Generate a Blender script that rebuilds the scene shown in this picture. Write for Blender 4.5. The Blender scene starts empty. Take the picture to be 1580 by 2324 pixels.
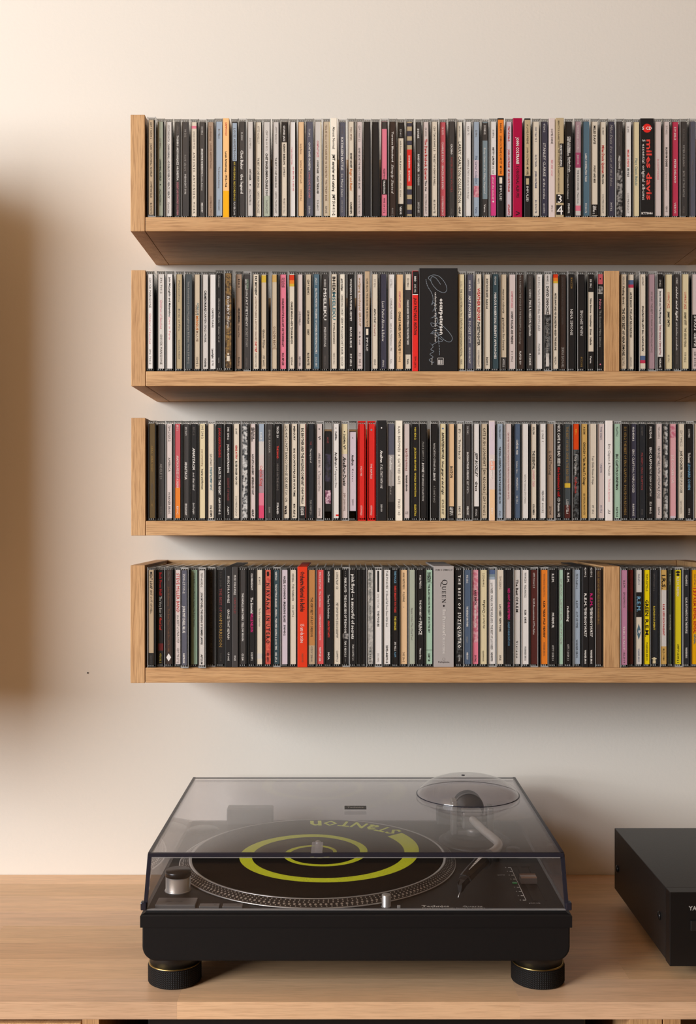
import bpy, bmesh, math, random
from mathutils import Vector, Matrix
import numpy as np

random.seed(7)
scene = bpy.context.scene
COL = scene.collection

# ---------------------------------------------------------------- camera
F_PX, W_PX, H_PX = 2475.0, 1580.0, 2324.0     # focal length in pixels of the 1580 x 2324 frame
VPX, VPY = 790.0, 1177.0                      # where lines into the depth meet
CAM_D, CAM_Z = 1.541, 1.253                   # distance to the wall plane (y = 0), height above the floor
TABLE_Z = 0.750
cd_ = bpy.data.cameras.new('camera')
cam = bpy.data.objects.new('camera', cd_)
COL.objects.link(cam)
cam.location = (0, -CAM_D, CAM_Z)
cam.rotation_euler = (math.pi / 2, 0, 0)
cd_.sensor_fit = 'HORIZONTAL'
cd_.sensor_width = 36.0
cd_.lens = F_PX / W_PX * 36.0
cd_.shift_x = -(VPX - W_PX / 2) / W_PX
cd_.shift_y = (VPY - H_PX / 2) / W_PX
cd_.clip_start = 0.05
scene.camera = cam

# ---------------------------------------------------------------- light
world = bpy.data.worlds.new('world')
scene.world = world
world.use_nodes = True
bg = world.node_tree.nodes['Background']
bg.inputs['Color'].default_value = (1.0, 0.60, 0.30, 1)
bg.inputs['Strength'].default_value = 0.058

def area_light(name, loc, target, sx, sy, power, col):
    l = bpy.data.lights.new(name, 'AREA')
    l.shape = 'RECTANGLE'; l.size = sx; l.size_y = sy; l.energy = power; l.color = col
    o = bpy.data.objects.new(name, l); COL.objects.link(o)
    o.location = loc
    o.rotation_euler = (Vector(target) - Vector(loc)).to_track_quat('-Z', 'Y').to_euler()
    return o
# tall window on the left-hand side of the room
area_light('window_light', (-2.95, -2.7, 2.01), (-0.1, 0.0, 1.2), 1.5, 1.38, 192, (0.95, 0.985, 1.03))

scene.view_settings.view_transform = 'Standard'
scene.view_settings.look = 'None'
scene.view_settings.exposure = 0.0
scene.view_settings.gamma = 1.0
scene.view_settings.use_curve_mapping = False
scene.cycles.transparent_max_bounces = 16
scene.cycles.max_bounces = 8
scene.cycles.caustics_reflective = False
scene.cycles.caustics_refractive = False

# ---------------------------------------------------------------- materials
def lin(c):
    return tuple(((v / 255) / 12.92 if v / 255 <= 0.04045 else ((v / 255 + 0.055) / 1.055) ** 2.4) for v in c[:3]) + (1.0,)

MATS = {}
def new_mat(name):
    m = bpy.data.materials.new(name); m.use_nodes = True
    nt = m.node_tree
    return m, nt, nt.nodes['Principled BSDF']

def plain(name, rgb, rough=0.5, metal=0.0, spec=0.5, noise=0.0, nscale=40.0):
    if name in MATS: return MATS[name]
    m, nt, p = new_mat(name)
    p.inputs['Base Color'].default_value = lin(rgb)
    p.inputs['Roughness'].default_value = rough
    p.inputs['Metallic'].default_value = metal
    p.inputs['Specular IOR Level'].default_value = spec
    if noise:
        tc = nt.nodes.new('ShaderNodeTexCoord'); nz = nt.nodes.new('ShaderNodeTexNoise')
        nz.inputs['Scale'].default_value = nscale; nz.inputs['Detail'].default_value = 5
        nt.links.new(tc.outputs['Object'], nz.inputs['Vector'])
        b = nt.nodes.new('ShaderNodeBump'); b.inputs['Strength'].default_value = noise; b.inputs['Distance'].default_value = 0.002
        nt.links.new(nz.outputs['Fac'], b.inputs['Height']); nt.links.new(b.outputs['Normal'], p.inputs['Normal'])
    MATS[name] = m
    return m

def mottled(name, a, b, scale=260.0, rough=0.5):
    if name in MATS: return MATS[name]
    m, nt, p = new_mat(name)
    tc = nt.nodes.new('ShaderNodeTexCoord'); nz = nt.nodes.new('ShaderNodeTexNoise')
    nz.inputs['Scale'].default_value = scale; nz.inputs['Detail'].default_value = 3
    nt.links.new(tc.outputs['Object'], nz.inputs['Vector'])
    r = nt.nodes.new('ShaderNodeValToRGB')
    r.color_ramp.elements[0].position = 0.42; r.color_ramp.elements[0].color = lin(b)
    r.color_ramp.elements[1].position = 0.58; r.color_ramp.elements[1].color = lin(a)
    nt.links.new(nz.outputs['Fac'], r.inputs['Fac']); nt.links.new(r.outputs['Color'], p.inputs['Base Color'])
    p.inputs['Roughness'].default_value = rough
    MATS[name] = m
    return m

def oak(name, axis, light=(216, 173, 124), dark=(180, 133, 86), rough=0.55, seed=0.0, spec=0.35, pore=0.62):
    """oak with the grain along an object axis: long noise streaks, fine pores, soft growth bands"""
    if name in MATS: return MATS[name]
    m, nt, p = new_mat(name)
    N, L = nt.nodes.new, nt.links.new
    tc = N('ShaderNodeTexCoord')
    def streak(long, cross, detail, off):
        mp = N('ShaderNodeMapping')
        s = [cross, cross, cross]; s['xyz'.index(axis)] = long
        mp.inputs['Scale'].default_value = s
        mp.inputs['Location'].default_value = (off + seed, off * 1.7 + seed, off * 0.6 - seed)
        L(tc.outputs['Object'], mp.inputs['Vector'])
        nz = N('ShaderNodeTexNoise'); nz.inputs['Scale'].default_value = 1.0
        nz.inputs['Detail'].default_value = detail; nz.inputs['Roughness'].default_value = 0.6; nz.inputs['Distortion'].default_value = 0.35
        L(mp.outputs['Vector'], nz.inputs['Vector'])
        return nz.outputs['Fac']
    a = streak(5.0, 90.0, 4, 1.3)        # growth bands
    b = streak(28.0, 900.0, 3, 5.1)      # pores
    c = streak(1.6, 9.0, 2, 9.7)         # slow tone drift
    ramp = N('ShaderNodeValToRGB')
    ramp.color_ramp.elements[0].position = 0.30; ramp.color_ramp.elements[0].color = lin(dark)
    ramp.color_ramp.elements[1].position = 0.66; ramp.color_ramp.elements[1].color = lin(light)
    mix1 = N('ShaderNodeMath'); mix1.operation = 'MULTIPLY_ADD'; mix1.inputs[1].default_value = 0.55; L(a, mix1.inputs[0])
    mix2 = N('ShaderNodeMath'); mix2.operation = 'MULTIPLY_ADD'; mix2.inputs[1].default_value = 0.40; L(c, mix2.inputs[0]); mix2.inputs[2].default_value = 0.03
    L(mix2.outputs[0], mix1.inputs[2]); L(mix1.outputs[0], ramp.inputs['Fac'])
    pr = N('ShaderNodeValToRGB')
    pr.color_ramp.elements[0].position = 0.37; pr.color_ramp.elements[0].color = (0.50, 0.42, 0.36, 1)
    pr.color_ramp.elements[1].position = 0.53; pr.color_ramp.elements[1].color = (1, 1, 1, 1)
    L(b, pr.inputs['Fac'])
    mul = N('ShaderNodeMix'); mul.data_type = 'RGBA'; mul.blend_type = 'MULTIPLY'; mul.inputs['Factor'].default_value = pore
    L(ramp.outputs['Color'], mul.inputs['A']); L(pr.outputs['Color'], mul.inputs['B'])
    col_out = mul.outputs['Result']
    L(col_out, p.inputs['Base Color'])
    bp = N('ShaderNodeBump'); bp.inputs['Strength'].default_value = 0.18; bp.inputs['Distance'].default_value = 0.0006
    L(b, bp.inputs['Height']); L(bp.outputs['Normal'], p.inputs['Normal'])
    p.inputs['Roughness'].default_value = rough
    p.inputs['Specular IOR Level'].default_value = spec
    MATS[name] = m
    return m

def clear(name, tint=(0.93, 0.93, 0.92), gloss_rough=0.06, f0=0.04, haze=0.0, haze_col=(0.8, 0.8, 0.8)):
    """thin clear plastic: tinted see-through plus a Fresnel reflection, optional diffuse haze for dust and for light put into the colour"""
    if name in MATS: return MATS[name]
    m, nt, p = new_mat(name)
    N, L = nt.nodes.new, nt.links.new
    nt.nodes.remove(p)
    out = nt.nodes['Material Output']
    tr = N('ShaderNodeBsdfTransparent'); tr.inputs['Color'].default_value = tint + (1,)
    gl = N('ShaderNodeBsdfGlossy'); gl.inputs['Roughness'].default_value = gloss_rough; gl.inputs['Color'].default_value = (0.95, 0.95, 0.95, 1)
    lw = N('ShaderNodeLayerWeight'); lw.inputs['Blend'].default_value = 0.5          # Schlick, the same from both sides
    pw = N('ShaderNodeMath'); pw.operation = 'POWER'; pw.inputs[1].default_value = 5.0; L(lw.outputs['Facing'], pw.inputs[0])
    fr = N('ShaderNodeMath'); fr.operation = 'MULTIPLY_ADD'; fr.inputs[1].default_value = 1 - f0; fr.inputs[2].default_value = f0; L(pw.outputs[0], fr.inputs[0])
    mx = N('ShaderNodeMixShader'); L(fr.outputs[0], mx.inputs['Fac']); L(tr.outputs[0], mx.inputs[1]); L(gl.outputs[0], mx.inputs[2])
    last = mx
    if haze:
        df = N('ShaderNodeBsdfDiffuse'); df.inputs['Color'].default_value = haze_col + (1,)
        m2 = N('ShaderNodeMixShader'); m2.inputs['Fac'].default_value = haze
        L(mx.outputs[0], m2.inputs[1]); L(df.outputs[0], m2.inputs[2]); last = m2
    L(last.outputs[0], out.inputs['Surface'])
    MATS[name] = m
    return m

# ---------------------------------------------------------------- mesh helpers
class MB:
    def __init__(s): s.v = []; s.f = []; s.m = []; s.smooth = []
    def add(s, verts, faces, mi=0, smooth=False):
        o = len(s.v); s.v += [tuple(v) for v in verts]
        for f in faces:
            s.f.append([i + o for i in f]); s.m.append(mi); s.smooth.append(smooth)
        return s
    def box(s, x0, x1, y0, y1, z0, z1, mi=0, bev=0.0):
        if bev <= 0:
            v = [(x0, y0, z0), (x1, y0, z0), (x1, y1, z0), (x0, y1, z0), (x0, y0, z1), (x1, y0, z1), (x1, y1, z1), (x0, y1, z1)]
            return s.add(v, [(0, 3, 2, 1), (4, 5, 6, 7), (0, 1, 5, 4), (1, 2, 6, 5), (2, 3, 7, 6), (3, 0, 4, 7)], mi)
        bm = bmesh.new(); bmesh.ops.create_cube(bm, size=1.0)
        for v in bm.verts:
            v.co = Vector(((x0 + x1) / 2 + v.co.x * (x1 - x0), (y0 + y1) / 2 + v.co.y * (y1 - y0), (z0 + z1) / 2 + v.co.z * (z1 - z0)))
        bmesh.ops.bevel(bm, geom=list(bm.edges), offset=bev, segments=2, profile=0.5, affect='EDGES')
        s.bm(bm, mi); return s
    def bm(s, bm, mi=0, smooth=False):
        bm.verts.index_update()
        s.add([v.co[:] for v in bm.verts], [[v.index for v in f.verts] for f in bm.faces], mi, smooth); bm.free()
    def quad(s, a, b, c, d, mi=0): return s.add([a, b, c, d], [(0, 1, 2, 3)], mi)
    def lathe(s, prof, c=(0, 0, 0), n=48, mi=0, smooth=True, mats=None, axis='z', cap=True):
        """prof: list of (r, h) from bottom to top"""
        vs, fs = [], []
        for r, h in prof:
            for k in range(n):
                t = 2 * math.pi * k / n
                if axis == 'z': vs.append((c[0] + r * math.cos(t), c[1] + r * math.sin(t), c[2] + h))
                elif axis == 'y': vs.append((c[0] + r * math.cos(t), c[1] + h, c[2] - r * math.sin(t)))
                else: vs.append((c[0] + h, c[1] + r * math.cos(t), c[2] + r * math.sin(t)))
        o = len(s.v); s.v += vs
        for i in range(len(prof) - 1):
            for k in range(n):
                k2 = (k + 1) % n
                s.f.append([o + i * n + k, o + i * n + k2, o + (i + 1) * n + k2, o + (i + 1) * n + k])
                s.m.append(mats[i] if mats else mi); s.smooth.append(smooth)
        if cap:
            if prof[0][0] > 1e-6: s.f.append([o + k for k in reversed(range(n))]); s.m.append(mats[0] if mats else mi); s.smooth.append(False)
            e = o + (len(prof) - 1) * n
            if prof[-1][0] > 1e-6: s.f.append([e + k for k in range(n)]); s.m.append(mats[-1] if mats else mi); s.smooth.append(False)
        return s
    def tube(s, pts, r, n=12, mi=0, caps=True):
        pts = [Vector(p) for p in pts]; rs = r if isinstance(r, (list, tuple)) else [r] * len(pts)
        o = len(s.v); up = Vector((0, 0, 1))
        for i, p in enumerate(pts):
            t = (pts[min(i + 1, len(pts) - 1)] - pts[max(i - 1, 0)]).normalized()
            if abs(t.dot(up)) > 0.95: u = t.cross(Vector((1, 0, 0))).normalized()
            else: u = t.cross(up).normalized()
            w = u.cross(t)
            for k in range(n):
                a = 2 * math.pi * k / n
                s.v.append(tuple(p + (u * math.cos(a) + w * math.sin(a)) * rs[i]))
        for i in range(len(pts) - 1):
            for k in range(n):
                k2 = (k + 1) % n
                s.f.append([o + i * n + k, o + i * n + k2, o + (i + 1) * n + k2, o + (i + 1) * n + k]); s.m.append(mi); s.smooth.append(True)
        if caps:
            s.f.append([o + k for k in reversed(range(n))]); s.m.append(mi); s.smooth.append(False)
            e = o + (len(pts) - 1) * n
            s.f.append([e + k for k in range(n)]); s.m.append(mi); s.smooth.append(False)
        return s
    def mesh(s, name, mats):
        me = bpy.data.meshes.new(name); me.from_pydata(s.v, [], s.f)
        for m in (mats if isinstance(mats, (list, tuple)) else [mats]): me.materials.append(m)
        me.polygons.foreach_set('material_index', s.m); me.polygons.foreach_set('use_smooth', s.smooth)
        me.update(); return me
    def build(s, name, mats, parent=None):
        return link(name, s.mesh(name, mats), parent)

def link(name, me, parent=None):
    o = bpy.data.objects.new(name, me); COL.objects.link(o)
    if parent is not None: o.parent = parent
    return o
def tag(o, label=None, cat=None, group=None, kind=None):
    if label: o['label'] = label
    if cat: o['category'] = cat
    if group: o['group'] = group
    if kind: o['kind'] = kind
    return o
def thing(name, label, cat, loc=(0, 0, 0), group=None):
    o = bpy.data.objects.new(name, None); COL.objects.link(o); o.location = loc
    o.empty_display_size = 0.02
    return tag(o, label, cat, group)

# lettering: every distinct string becomes one flat font mesh, evaluated in a single pass
TXT = {}
def want(body, bold=False, ital=False): TXT.setdefault((body, bold, ital), None)
def bake_text():
    tmp = []
    for key in TXT:
        if TXT[key] is not None: continue
        c = bpy.data.curves.new('lettering', 'FONT')
        c.body = key[0]; c.size = 1.0; c.resolution_u = 1; c.fill_mode = 'FRONT'
        c.offset = 0.022 if key[1] else 0.0
        c.shear = 0.28 if key[2] else 0.0
        o = bpy.data.objects.new('lettering', c); COL.objects.link(o); tmp.append((key, o))
    bpy.context.view_layer.update()
    dg = bpy.context.evaluated_depsgraph_get()
    for key, o in tmp:
        me = bpy.data.meshes.new_from_object(o.evaluated_get(dg))
        v = np.zeros(len(me.vertices) * 3); me.vertices.foreach_get('co', v); v = v.reshape(-1, 3)[:, :2]
        f = [tuple(p.vertices) for p in me.polygons]
        TXT[key] = (v, f)
        bpy.data.meshes.remove(me)
    for key, o in tmp:
        c = o.data; bpy.data.objects.remove(o); bpy.data.curves.remove(c)
CAP = 0.729   # capital height of the built-in font at size 1

def wall_x(px, Z): return (px - VPX) * Z / F_PX
def wall_z(py, Z): return CAM_Z - (py - VPY) * Z / F_PX
# ---------------------------------------------------------------------------
# Spine data.  One line per case:  left right colour ink | entries
#   entry        [mods@]y0-y1 text   printed line       (mods: ink, b bold, i italic, ^ reads upward, hN height, oN offset)
#   #colour@y0-y1                    printed colour block
#   %colour,rN@y                     printed dot
# kinds: default jewel case, D card sleeve / digipak, N narrow inset single, B box; !words = striking look, used as landmark in labels
# ---------------------------------------------------------------------------
PAL = {
 'tan':(186,162,132,'tan'),'sage':(178,184,165,'sage green'),'pale':(212,205,198,'pale grey'),'char':(66,62,60,'charcoal'),
 'cream':(224,211,191,'cream'),'white':(232,226,220,'white'),'taupe':(168,142,120,'taupe'),'sky':(163,176,190,'pale blue'),
 'black':(34,32,32,'black'),'navy':(64,62,76,'dark navy'),'slate':(92,92,104,'slate grey'),'peach':(232,194,150,'peach'),
 'ivory':(240,230,212,'ivory'),'blush':(216,200,194,'blush grey'),'pink':(228,126,146,'pink'),'rose':(196,88,96,'rose red'),
 'steel':(84,110,124,'steel blue'),'amber':(246,172,6,'amber'),'apricot':(244,188,126,'apricot'),'orange':(232,130,44,'orange'),
 'crimson':(168,2,60,'crimson'),'khaki':(186,166,130,'khaki'),'magenta':(216,64,132,'magenta'),'mauve':(172,142,148,'mauve'),
 'plum':(168,70,108,'plum'),'butter':(226,210,170,'pale yellow'),'rasp':(194,58,86,'raspberry'),'red':(222,44,38,'red'),
 'dkred':(110,34,34,'dark red'),'brown':(60,46,40,'dark brown'),'olive':(92,72,38,'olive brown'),'gold':(214,178,60,'gold'),
 'teal':(58,76,82,'dark teal'),'yellow':(240,212,8,'bright yellow'),'lime':(222,204,36,'lemon yellow'),'mint':(170,200,176,'mint green'),
 'silver':(168,161,157,'silver grey'),'coral':(220,90,88,'coral'),'rust':(216,56,22,'red-orange'),'ochre':(206,166,96,'ochre'),
 'moss':(78,90,72,'moss green'),'flame':(222,72,20,'flame orange'),'beige':(206,188,162,'beige'),'slblue':(82,98,120,'slate blue'),
 'lilac':(212,196,204,'lilac'),'maroon':(84,40,36,'maroon'),'blue':(86,104,140,'blue'),'hotpink':(222,74,112,'hot pink'),
 'greyblue':(128,144,150,'grey blue'),'gunmetal':(72,78,80,'gunmetal'),'caramel':(192,132,76,'caramel'),'strip':(238,214,160,'cream'),
 'salmon':(232,168,146,'salmon'),'night':(42,44,48,'blue-black'),
 'softpink':(226,168,172,'pale pink'),'orchid':(190,132,158,'orchid'),
 'mgrey':(165,160,155,'mottled grey',52,50,50),'mdark':(96,98,98,'mottled dark grey',30,30,30),'mgold':(140,108,62,'mottled gold-brown',66,46,26),
 'mcoral':(226,108,84,'mottled coral',200,70,60),'mpink':(226,168,176,'mottled pink',206,110,130),'mpale':(196,190,182,'mottled pale grey',160,156,150),
 'mflower':(226,190,200,'mottled pink',120,60,90),'mbw':(70,72,74,'mottled black and white',210,208,204),
 'mviolet':(66,58,80,'dark violet',34,32,36),
}
INK = {'k':(30,27,26),'w':(240,234,226),'g':(120,112,106),'lg':(176,170,162),'r':(200,34,34),'p':(226,140,150),'bl':(52,66,110),
 'br':(120,84,62),'o':(214,120,40),'y':(236,206,70),'t':(70,120,132),'dg':(64,76,66),'gd':(168,132,70),'sk':(120,170,200),'dm':(92,86,80),
 'mg':(214,40,120),'nl':(206,226,30),'rs':(150,70,70),'co':(232,70,60)}
INKWORD = {'k':'black','w':'white','g':'grey','lg':'light grey','r':'red','p':'pink','bl':'blue','br':'brown','o':'orange','y':'yellow',
 't':'teal','dg':'dark','gd':'gold','sk':'light blue','dm':'dim','mg':'magenta','rs':'dull red','co':'red'}

SHELF_DATA = []
SHELF_DATA.append(r'''
@ 290 4.9375 250 118 1180
243 298 tan k|14-33 CDP 7 46338 2|38-76 JULIAN "CANNONBALL" ADDERLEY|81-99 SOMETHIN' ELSE|105-117 BLUE NOTE
337 393 sage dg|g@31-42 521 858-2|b@54-79 CANNONBALL ADDERLEY|%dg,r1.6@83|88-106 JAZZ MASTERS 31
425 487 pale g|15-34 CDP 724382946724|k@36-98 CANNONBALL ADDERLEY/MERCY, MERCY, MERCY|i@102-115 Capitol Jazz
530 590 char w|g@16-25 07863 5|b@27-78 TOSHIKO AKIYOSHI JAZZ ORCHESTRA|p@80-117 DESERT LADY/FANTASY COLUMBIA
608 680 char lg|20-29 98 262|49-67 herb alpert|w@71-93 MIDNIGHT SUN
712 768 cream g|#pink@16-19|22-42 CHCD 555 99 XX|k@46-115 A N D S N E S ,  A N T O N S E N ,  M O R K
803 860 char w|17-26 514 055-2|b@42-70 ERNESTINE ANDERSON|i@71-89 Ernestine Anderson|b@103-114 MERCURY
897 957 taupe br|i,h1.3@16-33 Louis Armstrong|36-64 LOUIS ARMSTRONG|95-118 COLUMBIA 8 46 17999 2 4
988 1060 sky g|20-31 84 982-2|63-87 The Great Louis Armstrong|100-112 MUSICA CLASSIC
1070 1135 D apricot k !apricot-and-amber card sleeve|#amber@90-120|r@13-28 SAMP00020|b@46-86 Louis Armstrong - 1955-1966
1170 1222 black w|#sky@13-56|h1.2,dm@19-55 LOUIS ARMSTRONG|y@57-101 49 ORIGINAL RECORDINGS|102-117 PLAYER 2046
1250 1310 char w|24-33 D-3300|b,h1.5@44-66 Chet Baker|b,h1.5@71-93 the legend
1343 1400 pale k|g@30-42 516 939-2|b@65-78 CHET BAKER|%k,r1.5@83|88-106 JAZZ MASTERS 32
1432 1492 cream g|16-36 07777 92932 2 7|k@52-86 THE BEST OF CHET BAKER SINGS|90-115 CAPITOL "PACIFIC JAZZ"
@ 590 4.9375 250 118 1180
40 108 pale k|#sage@95-119|g@21-44 CDP 7 46 90 33 2|b,h1.2@47-95 CHET BAKER·EMBRACEABLE YOU|g@100-115 PACIFIC JAZZ
148 207 pale g|17-36 07777 92932 2 7|k@52-86 THE BEST OF CHET BAKER SINGS|90-115 CAPITOL "PACIFIC JAZZ"
243 300 cream k|#black@12-35|w,b@16-34 GITANES JAZZ|b@37-60 KENNY BARRON|63-74 SAMBAO|g@98-115 PROJECT 513 736-2
335 393 white p|o-1,h.7@40-60 THE MASTER|o1,h.7@62-90 SERIES
430 490 peach br|36-48 George Benson|55-81 Summer Fruits and such|88-101 314 514 066-2
520 592 slate w|20-29 511 289-2|b@35-67 COUNT BASIE ORCHESTRA|p@69-98 LONG LIVE THE CHIEF|107-115 DENON
615 680 pale k S=strip|p,b@33-52 COMPACT JAZZ|b@55-70 COUNT BASIE|b@73-93 PLAYS THE BLUES|100-112 513 630-2
712 772 beige br S=strip|15-32 9362-45162-2|33-75 COUNT BASIE AND HIS ORCHESTRA|77-101 THIS TIME BY BASIE|g@107-115 REPRISE
793 862 D ivory k !ivory card sleeve|h1.4@18-43 Almost Normal|h1.4,b@49-91 JMT sampler and catalog|h1.4,b@94-118 JMT 514 011-2
890 955 slate w|g@16-25 443 962|b,h1.2@29-66 KATHLEEN BATTLE|h1.1@70-96 So Many Stars|lg@100-114 SONY CLASSICAL
993 1050 cream k|br@18-33 74321 487282|b@47-64 SIDNEY BECHET|o,b,h1.2@65-90 Singin' and Shakin'|b@102-116 CAMDEN
1085 1143 blush g|16-34 CDP 5 30607 2 2|k@41-88 SIDNEY BECHET/THE FABULOUS SIDNEY BECHET|95-116 BLUE NOTE RECORDS
1170 1240 black k
1262 1335 black k
1365 1422 pink k !pink CD with a black band|#char@12-20|#black@77-94|65-77 KEEPING|w,b@78-93 TRADITION|98-115 MWE 514 617-2
1455 1520 brown w|b@23-57 Terence Blanchard|i,h1.3@60-93 Simply Stated|lg@109-118 46002 2
@ 890 4.9375 250 118 1180
68 128 cream g|#black@12-30|#black@104-119|w@20-28 521 661-2|k,h.8@33-66 milk bosco · som & gravel|h.8@68-100 / uno dos tres ··|w,b@107-116 VERVE
165 222 khaki w !CD striped in navy and khaki|#navy@13-17|#navy@22-28|#navy@33-38|#red@43-84|#navy@88-94|#navy@99-105|#navy@111-116|b@50-64 DON BYRON|b@67-79 BUG MUSIC
270 328 char w|b,h1.4@19-30 sonet|b@48-68 RANDY BRECKER|70-83 · IN THE IDIOM|102-114 SNTCD 855
352 408 blush g|18-28 CK 65122|r,b,h1.3@31-77 The Dave Brubeck Quartet|k,b@78-90 Time Out|93-116 COLUMBIA/LEGACY
445 505 cream k|17-45 CDP 7243 8 30493 2 5|48-84 THE BEST OF KENNY BURRELL|100-115 BLUE NOTE
540 600 rose w|17-26 CK 52973|h1.1@34-88 CHARLIE BYRD - BRAZILIAN BYRD|95-117 COLUMBIA/LEGACY
637 700 char w|b@37-49 CACHAO|rs,b@52-91 MASTER SESSIONS VOLUME I|g@110-118 477282 2
730 787 ivory k|g,h.8@16-29 GRP RECORDS|h1.6@34-73 LARRY CARLTON|h1.6@75-103 COLLECTION|b@107-116 GRP
825 883 white g|17-27 KKD 72|53-73 CARMINA ALTVATO|i@74-99 it's this to Os'n fris bay?
913 975 sky bl|#lilac@55-75|#mpink@84-97|g@21-29 523 440-2|i@50-82 The Carter Collection|108-115 Verve
1012 1070 greyblue w|#char@13-33|#char@99-119|b@16-26 519 851-2|i@41-93 Betty Carter at the Village Vanguard|b@105-114 Verve
1103 1165 white k !white CD with a magenta foot|#magenta@72-119|21-30 513 870-2|b@41-61 BETTY CARTER|i@62-71 It's not|w,i@74-100 about the melody|%w,r2@102
1185 1250 D black w !orange-topped black card sleeve|#orange@10-73|k@14-25 BALLADS|k,h1.2@28-60 JOHN COLTRANE QUARTET|k,b@62-71 IMP 11562|#cream,M@75-82|h1.2@84-101 IMPULSE!
1280 1338 lilac r|b@17-34 7567-81346-2|b@43-91 JOHN COLTRANE · MY FAVORITE THINGS|b@105-117 ATLANTIC
1357 1455 D crimson w !crimson card sleeve|b,h1.6@30-60 JOHN COLTRANE|k,h1.6@62-98 3 ORIGINAL ALBUMS|k,b,h2@113-118 /\
1485 1550 D black w|#khaki@10-73|k@15-37 A LOVE SUPREME|k@41-61 JOHN COLTRANE|k,b@63-72 IMP 11552|#khaki,M@76-83|h1.2@85-102 IMPULSE!
@ 1190 4.051 250 103 975
80 135 cream bl|15-29 CDP 7460 95 2|41-52 BLUE TRAIN|b@56-72 JOHN COLTRANE|83-95 BLUE NOTE
158 215 navy w|12-20 471246 2|h1.4@30-61 STANLEY CLARKE|h1.3@63-82 at the movies|86-95 epic soundtrax
228 280 D blush k|h1.1@17-31 COME SHINE|p@46-61 RED AND GOLD|g@88-94 HPA 001
290 360 D khaki k !khaki card sleeve with large numerals|h.8,o-1.5@10-76 BEAUTY IS A RARE THING: THE COMPLETE ATLANTIC RECORDINGS|#black,R@31-53|w,b,o1.6@32-52 ORNETTE COLEMAN|#black@78-86|#black@88-97|V,w,h4@78-86 3|V,w,h4@88-97 4
383 440 black w|b,o1@24-39 STEVE COLEMAN|b,o-1@24-42 AND FIVE ELEMENTS|b,o1@43-57 Rhythm People|h.8,o-1@43-82 (The Resurrection of Creative Black Civilization)|b@86-95 PD83092
470 520 mauve w|#plum@39-53|#pale@53-97|h.8@14-36 RHYTHM AND COLOURS|41-50 JESSE COOK|k@55-86 THE NUDE AWARE · Music from|#pink@88-93
540 597 steel w|b@40-66 LARRY CORYELL/TRIO TALES|86-95 PD83072
620 675 cream k|#black@87-97|b,h1.2@14-31 MILES DAVIS|b@51-67 PORGY AND BESS|w,b,o1@88-92 CBS|w,b,o-1@88-96 450985 2
703 752 cream k|g@15-22 CK 48849|r,b,h1.3@32-58 Miles Davis Quintet|b@59-68 Miles Smiles|g@77-95 COLUMBIA LEGACY
775 830 navy lg|i,h1.5@13-31 Miles Davis|i,h1.3@33-70 live out of the blue|w@85-93 30732
850 905 char w|#mgrey@55-97|h.7,g@13-33 MILES DAVIS AND GIL EVANS|b@42-54 MILES DAVIS
933 985 white k|g@14-20 CK 64935|co,b@36-52 MILES DAVIS|b@53-61 KIND OF BLUE|g@76-95 COLUMBIA/LEGACY
1010 1065 butter t S=strip|h1.2@44-69 Plays Classic Ballads
1070 1190 B black r !black box set with red lettering|%red,r10@16.5|w,V,b,h2.4@15-18 5 CD|co,b,h8,o2.7@27-83 miles davis|w,h4.5,o-4.2@27-83 5 essential original albums|V,w,b,h1.6@93.5-97 RT73046
1205 1258 blush p|45-64 BLOSSOM DEARIE
1285 1335 blush g|14-22 517 065-2|k,b@34-52 BLOSSOM DEARIE|i@53-74 Once Upon a Summertime|88-94 VERVE
1365 1418 rasp w|b@15-27 519 602-2|b@45-67 PETER DELANO|85-95 VERVE
1440 1500 char g|17-28 527 802-2|lg@32-52 PETER DELANO|lg@56-80 BITE OF THE APPLE|88-95 VERVE
1522 1576 slate g|15-25 314 521-2|45-70 MILES DAVIS
''')
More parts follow.
